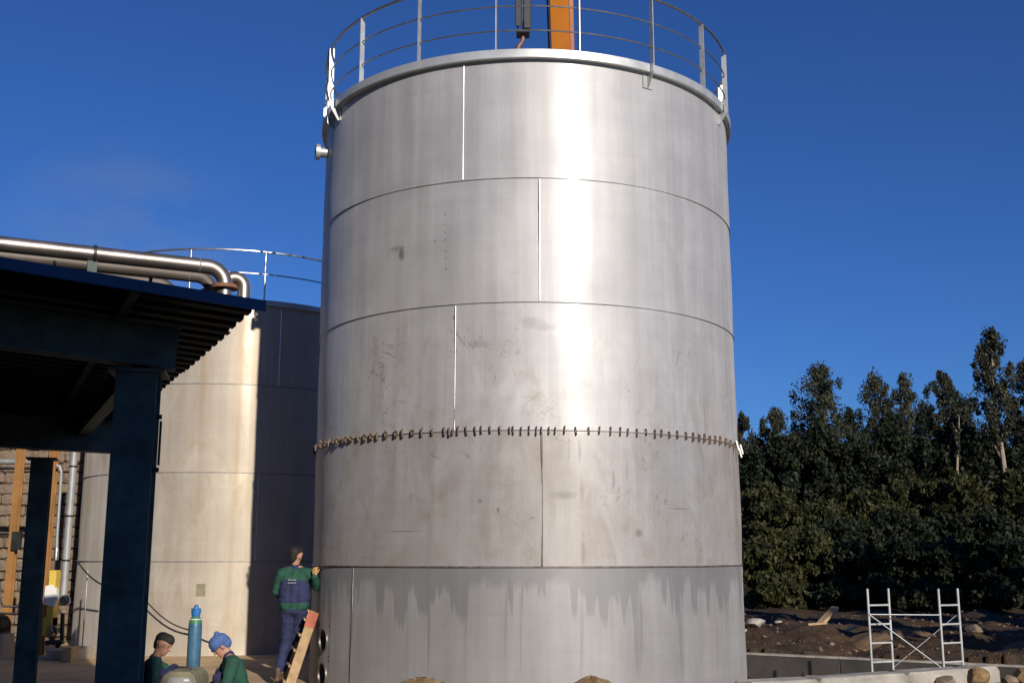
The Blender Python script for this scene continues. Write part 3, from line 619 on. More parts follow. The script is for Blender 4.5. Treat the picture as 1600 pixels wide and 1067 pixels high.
MB().lathe((-8.70, 18.9, .56), (0, 1, 0), [(.001, 0), (.13, 0), (.15, .04), (.15, .34), (.11, .38), (.001, .38)], 22).build('motor_casing', M['black'], mt, True)
MB().lathe((-8.70, 18.88, .56), (0, 1, 0), [(.06, 0), (.09, 0), (.09, .03), (.06, .03)], 18).build('shaft_cover', M['rail'], mt, True)
MB().box((-8.72, 19.1, .20), (.42, .5, .40)).build('motor_base', M['concrete'], mt, bevel=.012)
for z in (.86, .74): MB().tube([(-8.62, 19.0, z), (-8.15, 19.0, z - .02)], .018, 8).build('cooling_pipe', M['rail'], mt, True)
dr = thing('tank_standpipe', 'thin pale standpipe fixed to the older tank beside the pump', 'pipe', (-7.15, 18.9, 0)); MB().tube([(-7.17, 18.9, .2), (-7.17, 18.9, 1.46)], .014, 8).build('standpipe', M['rail'], dr, True)
hz_ = MB(); hz_.tube([Vector((-7.34, 18.8, 1.62)).lerp(Vector((-6.75, 18.6, 1.20)), i / 8) - UP * .06 * math.sin(math.pi * i / 8) for i in range(9)], .014, 7); o = hz_.build('hose', M['rubber'], loc=Vector((-7, 18.8, 1.4)), smooth=True); tag(o, 'black hose drooping across the shaded side of the older tank', 'hose')

# ------------------------------------------------------------------ welding kit
gc = thing('gas_cylinder', 'tall blue gas cylinder with valve guard between the two crouching workers', 'gas cylinder', (-3.62, 12.9, 0))
GX, GY = -3.62, 12.9
body = MB().lathe((GX, GY, 0), (0, 0, 1), [(.001, .0), (.070, .0), (.076, .012), (.076, .90), (.074, .94), (.066, .985), (.048, 1.02), (.036, 1.035), (.001, 1.036)], 28).build('cylinder_body', M['bottle'], gc, True)
MB().lathe((GX, GY, .955), (0, 0, 1), [(.0735, 0), (.068, .030), (.050, .066), (.037, .082)], 28).build('collar_band', M['bottle_green'], gc, True)
MB().lathe((GX, GY, .995), (0, 0, 1), [(.0640, -.008), (.062, .010)], 28).build('paper_label', M['white'], gc, True)
b = MB(); b.lathe((GX, GY, 1.033), (0, 0, 1), [(.046, 0), (.052, .03), (.054, .085), (.050, .088), (.048, .03), (.042, 0)], 22); b.build('valve_guard', M['bottle_cap'], gc, True)
b = MB(); b.tube([(GX, GY, 1.03), (GX, GY, 1.125)], .018, 10); b.lathe((GX, GY, 1.118), (0, 0, 1), [(.001, 0), (.03, 0), (.026, .03), (.012, .045), (.001, .045)], 10); b.tube([(GX, GY, 1.09), (GX + .06, GY - .02, 1.09)], .013, 8); b.build('valve', M['bottle_cap'], gc, True)
wd = thing('welding_machine', 'olive welding machine with grey front panel standing before the blue cylinder', 'welding machine', (-3.50, 12.2, 0))
WX, WY = -3.50, 12.15
b = MB(); pf = [(-.175, .06), (.175, .06), (.185, .10), (.185, .34), (.165, .39), (.11, .425), (-.11, .425), (-.165, .39), (-.185, .34), (-.185, .10)]
b.prism([(WX + x, WY - .20, z * 1.22 if z > .2 else z) for x, z in pf], (0, .5, 0)); cs = b.build('case', M['welder'], wd, True, 25)
MB().prism([(WX + x, WY - .212, z) for x, z in ((-.115, .10), (.14, .10), (.14, .43), (.10, .465), (-.08, .465), (-.115, .42))], (0, .011, 0)).build('front_panel', M['welder_panel'], wd)
for x in (-.06, .085): MB().lathe((WX + x, WY - .214, .36), (0, -1, 0), [(.026, 0), (.022, .022), (.001, .024)], 14).build('dial', M['black'], wd, True)
MB().box((WX + .085, WY - .2145, .435), (.055, .003, .022)).build('rating_label', M['white'], wd)
MB().box((WX + .02, WY - .2145, .30), (.012, .004, .012)).build('indicator_lamp', M['wood_red'], wd)
MB().tube([(WX - .11, WY - .05, .51), (WX - .10, WY - .05, .55), (WX + .10, WY - .05, .55), (WX + .11, WY - .05, .51)], .011, 8).build('carry_handle', M['black'], wd, True)
for x in (-.13, .13):
    for y in (-.15, .24): MB().lathe((WX + x, WY + y, 0.03), (0, 0, 1), [(.03, -.03), (.03, .03)], 10).build('foot', M['rubber'], wd, True)
cab = MB(); A0, A1, A2 = Vector((-4.30, 13.2, 1.10)), Vector((-3.72, 13.2, .80)), Vector((-3.32, 13.15, .70))
pth = [A0.lerp(A1, i / 8) - UP * .07 * math.sin(math.pi * i / 8) for i in range(8)] + [A1.lerp(A2, i / 8) - UP * .03 * math.sin(math.pi * i / 8) for i in range(9)]
cab.tube(pth, .011, 8); o = cab.build('welding_cable', M['rubber'], loc=A1, smooth=True); tag(o, 'dark welding cable hanging across behind the blue gas cylinder', 'cable')
cab = MB(); cab.tube([p + Vector((-.05, .06, .05 + .07 * (1 - i / 8))) for i, p in enumerate(pth[:9])], .008, 8); o = cab.build('welding_cable', M['rubber'], loc=A1, smooth=True); tag(o, 'thinner upper cable by the blue column left of the crouching worker', 'cable')

# ------------------------------------------------------------------ ladder
ld = thing('wooden_ladder', 'short wooden ladder of planks leaning on the new tank', 'ladder', (-3.0, 15.0, 0))
lt, lb = Vector((-2.585, 14.72, .985)), Vector((-2.885, 14.72, .01))
off = Vector((-.10, .36, 0)); du = (lt - lb).normalized()
for i, o_ in enumerate((Vector(), off)):
    b = MB(); b.bar(lb + o_, lt + o_, .125, .045, up=(0, 1, 0)); st = b.build('stringer', M['wood'], ld, bevel=.004)
    if i == 0: MB().bar(lt - du * .20, lt - du * .001, .128, .048, up=(0, 1, 0)).build('red_end', M['wood_red'], st)
for k in range(5):
    p = lb.lerp(lt, .10 + .2 * k); MB().bar(p + off * .06 - du * 0 + Vector((-.055, 0, 0)), p + off * .94 + Vector((-.055, 0, 0)), .085, .028, up=(0, 0, 1)).build('rung', M['wood'], ld)

# ------------------------------------------------------------------ people
def capsule(p, r0, q, r1, n=12, rings=4):
    p = Vector(p); q = Vector(q); d = q - p; ln = d.length
    x, y, z = frame(d if ln > 1e-6 else (0, 0, 1)); V = []; prof = []
    for i in range(rings + 1):
        a = math.pi / 2 * (1 - i / rings); prof.append((r0 * math.cos(a), -r0 * math.sin(a)))
    for i in range(rings + 1):
        a = math.pi / 2 * i / rings; prof.append((r1 * math.cos(a), ln + r1 * math.sin(a)))
    for r, h in prof: V += [p + z * h + (x * math.cos(2 * math.pi * j / n) + y * math.sin(2 * math.pi * j / n)) * max(r, 1e-4) for j in range(n)]
    k = len(prof); F = [(i * n + j, i * n + (j + 1) % n, (i + 1) * n + (j + 1) % n, (i + 1) * n + j) for i in range(k - 1) for j in range(n)]
    F += [tuple(range(n - 1, -1, -1)), tuple((k - 1) * n + j for j in range(n))]
    return V, F
def blob(name, caps, mats, parent, voxel=.012, smooth=4):
    """one continuous skin grown over tapered capsules (p, r0, q, r1, material index)"""
    b = MB()
    for c_ in caps: V, F = capsule(*c_[:4]); b.add(V, F)
    me = bpy.data.meshes.new('tmp'); me.from_pydata(b.v, [], b.f); ob = bpy.data.objects.new('tmp', me); COL.objects.link(ob)
    md = ob.modifiers.new('r', 'REMESH'); md.mode = 'VOXEL'; md.voxel_size = voxel; md.use_smooth_shade = True
    ms = ob.modifiers.new('s', 'SMOOTH'); ms.factor = .5; ms.iterations = smooth
    dg = bpy.context.evaluated_depsgraph_get(); m2 = bpy.data.meshes.new_from_object(ob.evaluated_get(dg)); bpy.data.objects.remove(ob); bpy.data.meshes.remove(me)
    m2.name = name; m2.materials.clear()
    for m in mats: m2.materials.append(m)
    org = ORG[parent.name]
    n = len(m2.polygons); cen = np.empty(n * 3, np.float32); m2.polygons.foreach_get('center', cen); cen = cen.reshape(-1, 3)
    if len(mats) > 1:
        best = np.full(n, 1e9); mi = np.zeros(n, np.int32)
        for c_ in caps:
            p = np.array(c_[0]); q_ = np.array(c_[2]); d = q_ - p; l2 = max(d @ d, 1e-9)
            tt = np.clip((cen - p) @ d / l2, 0, 1); ds = np.linalg.norm(cen - p - tt[:, None] * d, axis=1) - (c_[1] + (c_[3] - c_[1]) * tt)
            w_ = ds < best; best[w_] = ds[w_]; mi[w_] = c_[4]
        m2.polygons.foreach_set('material_index', mi)
    if name in ('jacket', 'trousers'):
        nv = len(m2.vertices); cv = np.empty(nv * 3, np.float32); m2.vertices.foreach_get('co', cv); cv = cv.reshape(-1, 3); nn = np.empty(nv * 3, np.float32); m2.vertices.foreach_get('normal', nn); nn = nn.reshape(-1, 3)
        a_ = np.array([mnoise.noise((v_[0] * 9, v_[1] * 9, v_[2] * 15)) + .6 * abs(mnoise.noise((v_[0] * 17 + 5, v_[1] * 17, v_[2] * 30))) for v_ in cv.tolist()])
        m2.vertices.foreach_set('co', (cv + nn * (a_ * .013)[:, None]).ravel().astype(np.float32))
    m2.polygons.foreach_set('use_smooth', [True] * n)
    m2.transform(Matrix.Translation(-org)); o = bpy.data.objects.new(name, m2); link(o, parent); ORG[o.name] = org
    return o
def hand(caps, w, d, up, mi, s=1.0, curl=.7, thumb=1):
    """palm and five bent fingers; d = pointing direction, up = back of the hand"""
    d = Vector(d).normalized(); x = d.cross(Vector(up)).normalized(); u = x.cross(d).normalized(); w = Vector(w)
    for k, (ox, ln) in enumerate(((-.030, .068), (-.010, .078), (.011, .072), (.030, .056))):
        ox *= s; ln *= s; b0 = w + d * .085 * s + x * ox
        caps.append((w + x * ox * .6, .016 * s, b0, .013 * s, mi))
        b1 = b0 + (d * math.cos(curl * .5) - u * math.sin(curl * .5)) * ln * .5; b2 = b1 + (d * math.cos(curl * 1.5) - u * math.sin(curl * 1.5)) * ln * .45
        caps.append((b0, .0105 * s, b1, .0095 * s, mi)); caps.append((b1, .0095 * s, b2, .008 * s, mi))
    tb = w + d * .03 * s + x * thumb * .03 * s; t1 = tb + (d * .6 + x * thumb * .8).normalized() * .04 * s; t2 = t1 + (d * .9 + x * thumb * .2 - u * .3).normalized() * .03 * s
    caps.append((tb, .014 * s, t1, .011 * s, mi)); caps.append((t1, .011 * s, t2, .009 * s, mi))
def head(caps, c, f, up, mi, s=1.0):
    """skull, jaw, nose and ears about centre c facing f"""
    c = Vector(c); f = Vector(f).normalized(); up = Vector(up); r = f.cross(up).normalized(); up = r.cross(f).normalized()
    caps.append((c - f * .022 * s + up * .025 * s, .080 * s, c + f * .020 * s + up * .030 * s, .076 * s, mi))
    caps.append((c + f * .035 * s - up * .01 * s, .058 * s, c + f * .045 * s - up * .078 * s, .036 * s, mi))
    caps.append((c - f * .01 * s - up * .02 * s, .065 * s, c + f * .03 * s - up * .06 * s, .048 * s, mi))
    caps.append((c + f * .083 * s + up * .012 * s, .010 * s, c + f * .105 * s - up * .022 * s, .014 * s, mi))
    for k in (-1, 1): caps.append((c + r * k * .076 * s + up * .015 * s, .016 * s, c + r * k * .078 * s - up * .022 * s - f * .004, .012 * s, mi))
    caps.append((c + f * .082 * s - up * .052 * s + r * .018, .008 * s, c + f * .082 * s - up * .052 * s - r * .018, .008 * s, mi))
    return f, r, up
def eyes(parent, c, fr, s=1.0):
    f, r, up = fr; c = Vector(c)
    for k in (-1, 1):
        MB().lathe(c + f * .080 * s + r * k * .031 * s + up * .018 * s, f, [(.011 * s, 0), (.008 * s, .006 * s), (.001, .009 * s)], 10).build('eye', M['black'], parent, True)
def worker(label, loc, J, skincol=None, cap='hair', group=None):
    t_ = thing('person', label, 'person', loc, group)
    V = {k: Vector(v) for k, v in J.items() if isinstance(v, (tuple, Vector)) and len(v) == 3}
    body = []; fr = head(body, V['head'], V['face'], V['hup'], 0)
    neck = V['neck']; body.append((neck, .052, V['head'] - fr[2] * .05 - fr[0] * .01, .052, 0))
    chest, pel = V['chest'], V['pelvis']
    body += [(pel, .09, chest, .10, 0), (chest, .09, neck, .055, 0)]
    for s_ in 'LR':
        sh, el, wr, hp, kn, an, toe = (V[k + s_] for k in ('sh', 'el', 'wr', 'hip', 'kn', 'an', 'toe'))
        body += [(neck.lerp(sh, .3), .05, sh, .045, 0), (sh, .040, el, .033, 0), (el, .033, wr, .025, 0), (pel, .08, hp, .075, 0), (hp, .068, kn, .048, 0), (kn, .046, an, .034, 0), (an, .032, toe, .026, 0)]
        hand(body, wr, J['hd' + s_], J['hu' + s_], 1 if J.get('glove') else 0, curl=J.get('curl', .8), thumb=-1 if s_ == 'L' else 1)
    ob = blob('body', body, [M['skin'], M['glove']], t_, .008, 3)
    eyes(ob, V['head'], fr)
    jk = []; up_t = (neck - pel).normalized(); rt = (V['shR'] - V['shL']).normalized(); fw = up_t.cross(rt) * -1
    hem = pel + up_t * .03
    for k in (-1, 1):
        jk += [(hem + rt * k * .085, .112, hem + rt * k * .088 + up_t * .035, .114, 0), (hem + rt * k * .088 + up_t * .06, .118, chest + rt * k * .085 - up_t * .02, .125, J.get('low', 1)), (chest + rt * k * .085 + up_t * .05, .122, neck - up_t * .085 + rt * k * .10, .092, 0)]
    jk += [(hem, .118, hem + up_t * .035, .118, 0), (hem + up_t * .06, .124, chest - up_t * .02, .132, J.get('low', 1)), (chest + up_t * .05, .128, neck - up_t * .10, .10, 0)]
    jk += [(neck - up_t * .055, .075, neck - up_t * .005, .066, 1)]
    for s_ in 'LR':
        sh, el, wr = V['sh' + s_], V['el' + s_], V['wr' + s_]
        jk += [(neck.lerp(sh, .45) - up_t * .03, .080, sh, .078, 0), (sh, .077, el, .060, 0), (el, .060, el.lerp(wr, .45), .054, J.get('fore' + s_, 1)), (el.lerp(wr, .5), .053, wr.lerp(el, .06), .044, J.get('fore' + s_, 1))]
    for x in J.get('jx', []): jk.append(x)
    blob('jacket', jk, [M['green'], M['navy']], t_, .010, 3)
    tr = [(hem + rt * .06 - up_t * .05, .100, hem - rt * .06 - up_t * .05, .100, 0)]
    for s_ in 'LR':
        hp, kn, an = V['hip' + s_], V['kn' + s_], V['an' + s_]
        tr += [(pel, .105, hp, .102, 0), (hp, .098, kn, .068, 0), (kn, .069, an + (kn - an).normalized() * .05, .058, 0)]
    blob('trousers', tr, [M['navy'] if not J.get('darkpants') else M['navy_dark']], t_, .010, 3)
    for s_ in 'LR':
        an, toe = V['an' + s_], V['toe' + s_]; hl = an - (toe - an).normalized() * .03; hl.z = toe.z
        bo = blob('boot', [(an + UP * .04, .047, an, .045, 0), (an, .044, toe, .036, 0), (hl, .038, toe, .036, 0)], [M['boot']], t_, .009, 2)
    f, r, up = fr; hc = V['head']
    if cap == 'hair':
        blob('hair', [(hc - f * .040 + up * .045, .080, hc + f * .030 + up * .062, .070, 0), (hc - f * .052 - up * .01, .062, hc - f * .045 + up * .03, .074, 0), (hc - f * .058 - up * .045, .045, hc - f * .05, .06, 0)], [M['hair']], t_, .008, 2)
    else:
        be = blob('beanie', [(hc - f * .030 + up * .050, .093, hc + f * .018 + up * .058, .090, 0), (hc - f * .052 + up * .005, .076, hc - f * .03 + up * .04, .090, 0), (hc - f * .035 + up * .10, .06, hc - f * .045 + up * .14, .032, 0)], [M['beanie']], t_, .008, 2)
        rg = MB(); rg.tube([hc - f * .008 + up * .026 + (f * math.cos(a * math.pi / 12) * 1.12 + r * math.sin(a * math.pi / 12)) * .094 for a in range(24)], .018, 8, closed=True); rg.build('turned_brim', M['beanie'], be, True)
    return t_, ob, fr
# A: on the ladder, back to the camera
yA = 15.02
def PA(px, py, y=yA): return ((px - 800) / 1741 * y * (1 - (py - 862.5) * 0), y, 1.75 - (py - 862.5) / 1741 * y * 1.003)
JA = dict(head=PA(463, 868, yA - .02), face=(.45, .85, -.08), hup=(.08, 0, 1), neck=PA(463, 885), chest=PA(463, 908), pelvis=PA(463, 946, yA - .02),
          shL=PA(443, 895, yA - .02), shR=PA(484, 895, yA - .02), elL=PA(434, 921, yA + .02), wrL=PA(446, 932, yA + .24), elR=PA(496, 914, yA - .06), wrR=PA(493, 899, yA - .20),
          hipL=PA(454, 952), hipR=PA(473, 952), knL=PA(452, 1000, yA + .06), knR=PA(468, 1000, yA + .12), anL=PA(442, 1043, yA - .06), anR=PA(455, 1043, yA + .16), toeL=PA(450, 1050, yA + .08), toeR=PA(462, 1050, yA + .30),
          hdL=(.2, .9, .2), huL=(0, .2, 1), hdR=(-.08, .25, 1), huR=(-.5, -.8, .1), foreR=0, foreL=1, glove=True, curl=.9)
wa, _, _ = worker('worker on the wooden ladder, back turned, green and blue jacket, one hand on the tank', PA(460, 1050)[:2] + (0,), JA)
pr_ = MB(); ph_ = random.Random(2)
for row in range(2):
    for k in range(6):
        pr_.box((PA(456 + k * 2.2, 905)[0], yA - .152, PA(456, 904 + row * 4.5)[2]), (.012, .002, .014 + .006 * ph_.random()))
pr_.build('back_print', M['welder_panel'], wa)
# B: crouching left of the cylinder, facing right
yB = 12.55
def PB(px, py, y=yB): return ((px - 800) / 1741 * y, y, 1.75 - (py - 862.5) / 1741 * y * 1.003)
JB = dict(head=PB(264, 1001), face=(.86, -.18, -.42), hup=(.35, 0, .94), neck=PB(253, 1021), chest=PB(247, 1043), pelvis=(PB(238, 0)[0], yB + .02, .22),
          shL=PB(252, 1028, yB + .19), shR=PB(249, 1030, yB - .19), elL=(PB(280, 0)[0], yB + .22, .33), wrL=(PB(296, 0)[0], yB + .06, .28), elR=(PB(262, 0)[0], yB - .27, .30), wrR=(PB(283, 0)[0], yB - .24, .17),
          hipL=(PB(240, 0)[0], yB + .11, .22), hipR=(PB(240, 0)[0], yB - .10, .22), knL=(PB(275, 0)[0], yB + .17, .46), knR=(PB(268, 0)[0], yB - .12, .44), anL=(PB(250, 0)[0], yB + .15, .09), anR=(PB(246, 0)[0], yB - .12, .09), toeL=(PB(268, 0)[0], yB + .17, .04), toeR=(PB(264, 0)[0], yB - .14, .04),
          hdL=(.9, -.2, -.3), huL=(.2, 0, 1), hdR=(.9, .1, -.3), huR=(.2, -.2, 1), foreR=1, foreL=1)
worker('bareheaded crouching worker in green and blue jacket left of the gas cylinder', (PB(245, 0)[0], yB, 0), JB)
# C: crouching right of the cylinder, facing left, blue knit cap
yC = 12.55
JC = dict(head=PB(353, 1004), face=(-.72, -.25, -.65), hup=(-.55, -.1, .8), neck=PB(366, 1018), chest=PB(374, 1040), pelvis=(PB(384, 0)[0], yC + .04, .20),
          shR=PB(366, 1025, yC + .19), shL=PB(372, 1028, yC - .19), elR=(PB(346, 0)[0], yC + .2, .32), wrR=(PB(330, 0)[0], yC + .08, .26), elL=(PB(372, 0)[0], yC - .30, .27), wrL=(PB(350, 0)[0], yC - .30, .14),
          hipR=(PB(384, 0)[0], yC + .14, .2), hipL=(PB(384, 0)[0], yC - .08, .2), knR=(PB(348, 0)[0], yC + .19, .42), knL=(PB(354, 0)[0], yC - .08, .40), anR=(PB(374, 0)[0], yC + .17, .09), anL=(PB(378, 0)[0], yC - .1, .09), toeR=(PB(356, 0)[0], yC + .18, .04), toeL=(PB(360, 0)[0], yC - .11, .04),
          hdR=(-.9, -.2, -.3), huR=(-.2, 0, 1), hdL=(-.9, .1, -.3), huL=(-.2, -.2, 1), foreR=0, foreL=0, low=0, darkpants=True)
worker('crouching worker in blue knit cap and green jacket right of the gas cylinder', (PB(375, 0)[0], yC, 0), JC, cap='beanie')

# ------------------------------------------------------------------ mobile crane behind the tank
cr = thing('mobile_crane', 'orange telescopic crane boom rising behind the new tank', 'crane', (2.0, 28.6, 0))
B0, BA = Vector((1.58, 28.0, 2.3)), Vector((1.035, 22.0, 12.36)); bd = (BA - B0).normalized(); BT = B0 + bd * 23.5
side_v = Vector((1, 0, 0)); fv = side_v.cross(bd)
def boomsec(p, q, w, d):
    b = MB(); nrm = bd.cross(side_v).normalized(); sv = nrm.cross(bd).normalized()
    prof = [(-w / 2, -d / 2), (w / 2, -d / 2), (w / 2, d * .25), (w * .3, d / 2), (-w * .3, d / 2), (-w / 2, d * .25)]
    b.prism([p + sv * x + nrm * y for x, y in prof], q - p); return b
boomsec(B0, B0 + bd * 9.0, .62, .70).build('boom_base_section', M['orange'], cr, bevel=.02)
bs = boomsec(B0 + bd * 8.6, B0 + bd * 16.5, .40, .52).build('boom_section', M['orange'], cr, bevel=.015)
nrm = bd.cross(side_v).normalized(); sv = nrm.cross(bd).normalized()
for xo, mt_, w_ in ((.265, 'orange_pale', .085), (-.235, 'black', .04), (.215, 'hook', .025)):
    MB().bar(B0 + bd * 9.3 + sv * xo - nrm * .02, B0 + bd * 16.4 + sv * xo - nrm * .02, w_, .10, up=tuple(nrm)).build('boom_side_track', M[mt_], bs)
MB().bar(B0 + bd * 13.1 + sv * .03 - nrm * .28, B0 + bd * 13.7 + sv * .03 - nrm * .28, .26, .10, up=tuple(nrm)).build('boom_bracket', M['black'], bs)
boomsec(B0 + bd * 16.2, BT, .33, .42).build('boom_section', M['orange'], cr, bevel=.012)
boomsec(BT - bd * .2, BT + bd * .7, .42, .62).build('boom_head', M['black'], cr, bevel=.02)
MB().bar((1.72, 29.4, 1.7), B0 + bd * 6 - nrm * .0, .28, .28).build('lift_cylinder', M['black'], cr)
b = MB(); b.box((2.1, 29.6, 1.05), (2.4, 8.6, .5)); b.build('chassis', M['orange'], cr, bevel=.03)
b = MB(); b.box((2.0, 28.9, 1.75), (1.9, 3.0, .85)); b.build('turntable', M['orange'], cr, bevel=.05)
b = MB(); b.prism([(2.75, 26.8, 1.35), (2.75, 28.3, 1.35), (2.75, 28.3, 2.95), (2.75, 27.3, 2.95), (2.75, 26.8, 2.2)], (.9, 0, 0)); b.build('cab', M['orange'], cr, bevel=.03)
MB().bar((3.66, 27.2, 2.35), (3.66, 28.1, 2.35), .02, .8).build('cab_window', M['black'], cr)
for y in (26.4, 27.9, 31.2, 32.7):
    for x in (1.05, 3.15):
        wl = MB().lathe((x - .16, y, .55), (1, 0, 0), [(.001, .0), (.30, 0), (.50, .01), (.55, .05), (.55, .27), (.50, .31), (.30, .32), (.001, .32)], 24).build('wheel', M['rubber'], cr, True)
        MB().lathe((x - .17, y, .55), (1, 0, 0), [(.001, 0), (.26, 0), (.28, .02), (.28, .32), (.26, .34), (.001, .34)], 16).build('rim', M['galv'], wl, True)
HX, HY = .175, 16.35
hb = thing('hook_block', 'black crane hook block hanging above the tank roof', 'hook block', (HX, HY, 9.6))
HZ = 10.03
b = MB()
for x in (-.085, .0, .085): b.prism([(HX + x - .012, HY + y, HZ + z) for y, z in ((-.10, -.12), (.10, -.12), (.15, .05), (.15, .75), (.07, .92), (-.07, .92), (-.15, .75), (-.15, .05))], (.024, 0, 0))
b.build('cheek_plates', M['black'], hb)
b = MB(); b.box((HX - .075, HY - .16, HZ + .28), (.10, .02, .66)); b.box((HX + .07, HY - .155, HZ + .22), (.12, .03, .62)); b.box((HX, HY, HZ - .10), (.21, .24, .06)); b.build('cover_plate', M['black'], hb, bevel=.01)
for x in (-.045, .045): MB().lathe((HX + x - .02, HY, HZ + .55), (1, 0, 0), [(.001, 0), (.20, 0), (.16, .02), (.20, .04), (.001, .04)], 24).build('sheave', M['galv'], hb, True)
hk = [(0, -.12), (0, -.20), (-.02, -.26), (-.065, -.31), (-.085, -.37), (-.06, -.44), (0, -.465), (.06, -.44), (.085, -.385), (.075, -.34)]
MB().tube([(HX + x, HY, HZ + z) for x, z in hk], [.035, .035, .038, .042, .045, .045, .043, .036, .026, .012], 12).build('hook', M['hook'], hb, True)
for x, y in ((-.06, -.16), (.06, -.16), (-.06, .16), (.06, .16)): MB().tube([(HX + x, HY + y, HZ + .55), (BT.x + x, BT.y + y * .5, BT.z + .1)], .009, 6).build('hoist_rope', M['black'], hb, True)

# ------------------------------------------------------------------ sunken yard on the right: kerb, wall, scaffold, rubble
def seg(a, b_, y0, y1): return a
kd = (KB - KA) / np.linalg.norm(KB - KA); kn_ = np.array((-kd[1], kd[0])); kang = math.atan2(kd[1], kd[0])
kb = thing('concrete_kerb', 'pale rough concrete kerb beam in front of the scaffold', 'kerb', (float(KA[0]), float(KA[1]), 0))
ln = float(np.linalg.norm(KB - KA)); pos = 0.0
def rough_block(c, d, rz, q, amp=.02, cuts=3):
    bm = bmesh.new(); bmesh.ops.create_cube(bm, size=1); bmesh.ops.scale(bm, vec=d, verts=bm.verts); bmesh.ops.bevel(bm, geom=bm.edges[:], offset=min(d) * .12, segments=1, affect='EDGES')
    bmesh.ops.subdivide_edges(bm, edges=bm.edges[:], cuts=cuts, use_grid_fill=True)
    for v_ in bm.verts: v_.co += Vector((q.uniform(-1, 1), q.uniform(-1, 1), q.uniform(-1, 1))) * amp
    bmesh.ops.transform(bm, matrix=Matrix.Translation(Vector(c)) @ Matrix.Rotation(rz, 4, 'Z'), verts=bm.verts)
    V = [tuple(v_.co) for v_ in bm.verts]; F = [tuple(v_.index for v_ in f_.verts) for f_ in bm.faces]; bm.free(); return V, F
q = random.Random(4)
lens = [1.1, 1.5, 1.2, .53]
for l in lens:
    cxy = KA + kd * (pos + l / 2) + kn_ * .18; V, F = rough_block((cxy[0], cxy[1], -.36), (l - .012, .40, 1.10 + q.uniform(-.02, .02)), kang, q, .008)
    MB().add(V, F).build('kerb_block', M['concrete'], kb, True, 40); pos += l
wl = thing('basin_wall', 'dark low concrete wall with pale top edge behind the scaffold', 'wall', (float(WA[0]), float(WA[1]), -.95))
wd_ = (WB - WA) / np.linalg.norm(WB - WA); wang = math.atan2(wd_[1], wd_[0]); wl_len = float(np.linalg.norm(WB - WA)); n = 4
for k in range(n):
    c = WA + wd_ * (k + .5) * wl_len / n; MB().box((c[0], c[1], -.68), (wl_len / n - .012, .18, .60), wang).build('wall_panel', M['concrete_dark'], wl, bevel=.01)
    MB().box((c[0], c[1], -.358), (wl_len / n - .01, .20, .035), wang).build('coping', M['concrete'], wl)
sc = thing('scaffold_tower', 'pale metal scaffold of two ladder frames joined by thin braces', 'scaffold', (7.0, 19.5, -.95))
def ladder_frame(xl, xr, yl, yr):
    legs = []
    for x, y in ((xl, yl), (xr, yr)):
        MB().tube([(x, y, -.95), (x, y, 1.13)], .022, 10).build('upright', M['scaf'], sc, True); legs.append((x, y))
    for z in (.85, .53, .215, -.10, -.42, -.74):
        MB().tube([(xl, yl, z), (xr, yr, z)], .017, 8).build('rung', M['scaf'], sc, True)
ladder_frame(6.16, 6.58, 19.45, 19.62); ladder_frame(7.39, 7.79, 19.45, 19.62)
for p, q_ in (((6.16, 19.42, .70), (7.39, 19.42, .69)), ((6.17, 19.42, .69), (7.36, 19.42, -.20)), ((7.79, 19.66, .70), (6.58, 19.66, -.22))):
    MB().tube([p, q_], .010 if p[1] < 19.6 else .006, 8).build('brace', M['galv'], sc, True)
def rock(name, label, cat, loc, size, mat, seed, group=None, flat=.7):
    q = random.Random(seed); bm = bmesh.new(); bmesh.ops.create_icosphere(bm, subdivisions=2, radius=1)
    ph = [Vector((q.uniform(-1, 1), q.uniform(-1, 1), q.uniform(-1, 1))).normalized() for _ in range(9)]; cut = [q.uniform(.55, .9) for _ in range(9)]
    for v_ in bm.verts:
        for p, c_ in zip(ph, cut):
            d = v_.co.dot(p)
            if d > c_: v_.co -= p * (d - c_)
        v_.co *= q.uniform(.95, 1.05)
    S = Vector((size, size * q.uniform(.7, 1), size * flat)); rot = Matrix.Rotation(q.uniform(0, 6), 3, 'Z')
    for v_ in bm.verts: v_.co = rot @ Vector((v_.co.x * S.x, v_.co.y * S.y, v_.co.z * S.z))
    b = MB(); bm.verts.ensure_lookup_table(); b.add([v_.co + Vector(loc) for v_ in bm.verts], [tuple(v_.index for v_ in f_.verts) for f_ in bm.faces]); bm.free()
    o = b.build(name, mat, None, False, loc=Vector(loc)); return tag(o, label, cat, group)
GR = 'broken stones by the kerb end'
rk = [(5.55, 14.55, .16, .11, 'stone leaning on the kerb left of the rubble'), (6.05, 14.75, .20, .17, 'largest brown stone in the rubble by the kerb end'), (6.42, 14.7, .13, .12, 'small pale stone in the rubble by the kerb end'),
      (6.72, 14.95, .18, .15, 'brown stone at the right of the rubble heap'), (7.05, 15.1, .17, .10, 'rightmost stone beside the kerb end'), (6.30, 14.4, .15, .06, 'front stone of the rubble by the kerb end')]
for i, (x, y, s_, z, lab) in enumerate(rk): rock('rubble_stone', lab, 'stone', (x, y, z), s_, M['heap'] if i % 2 else M['stone'], 20 + i, GR)
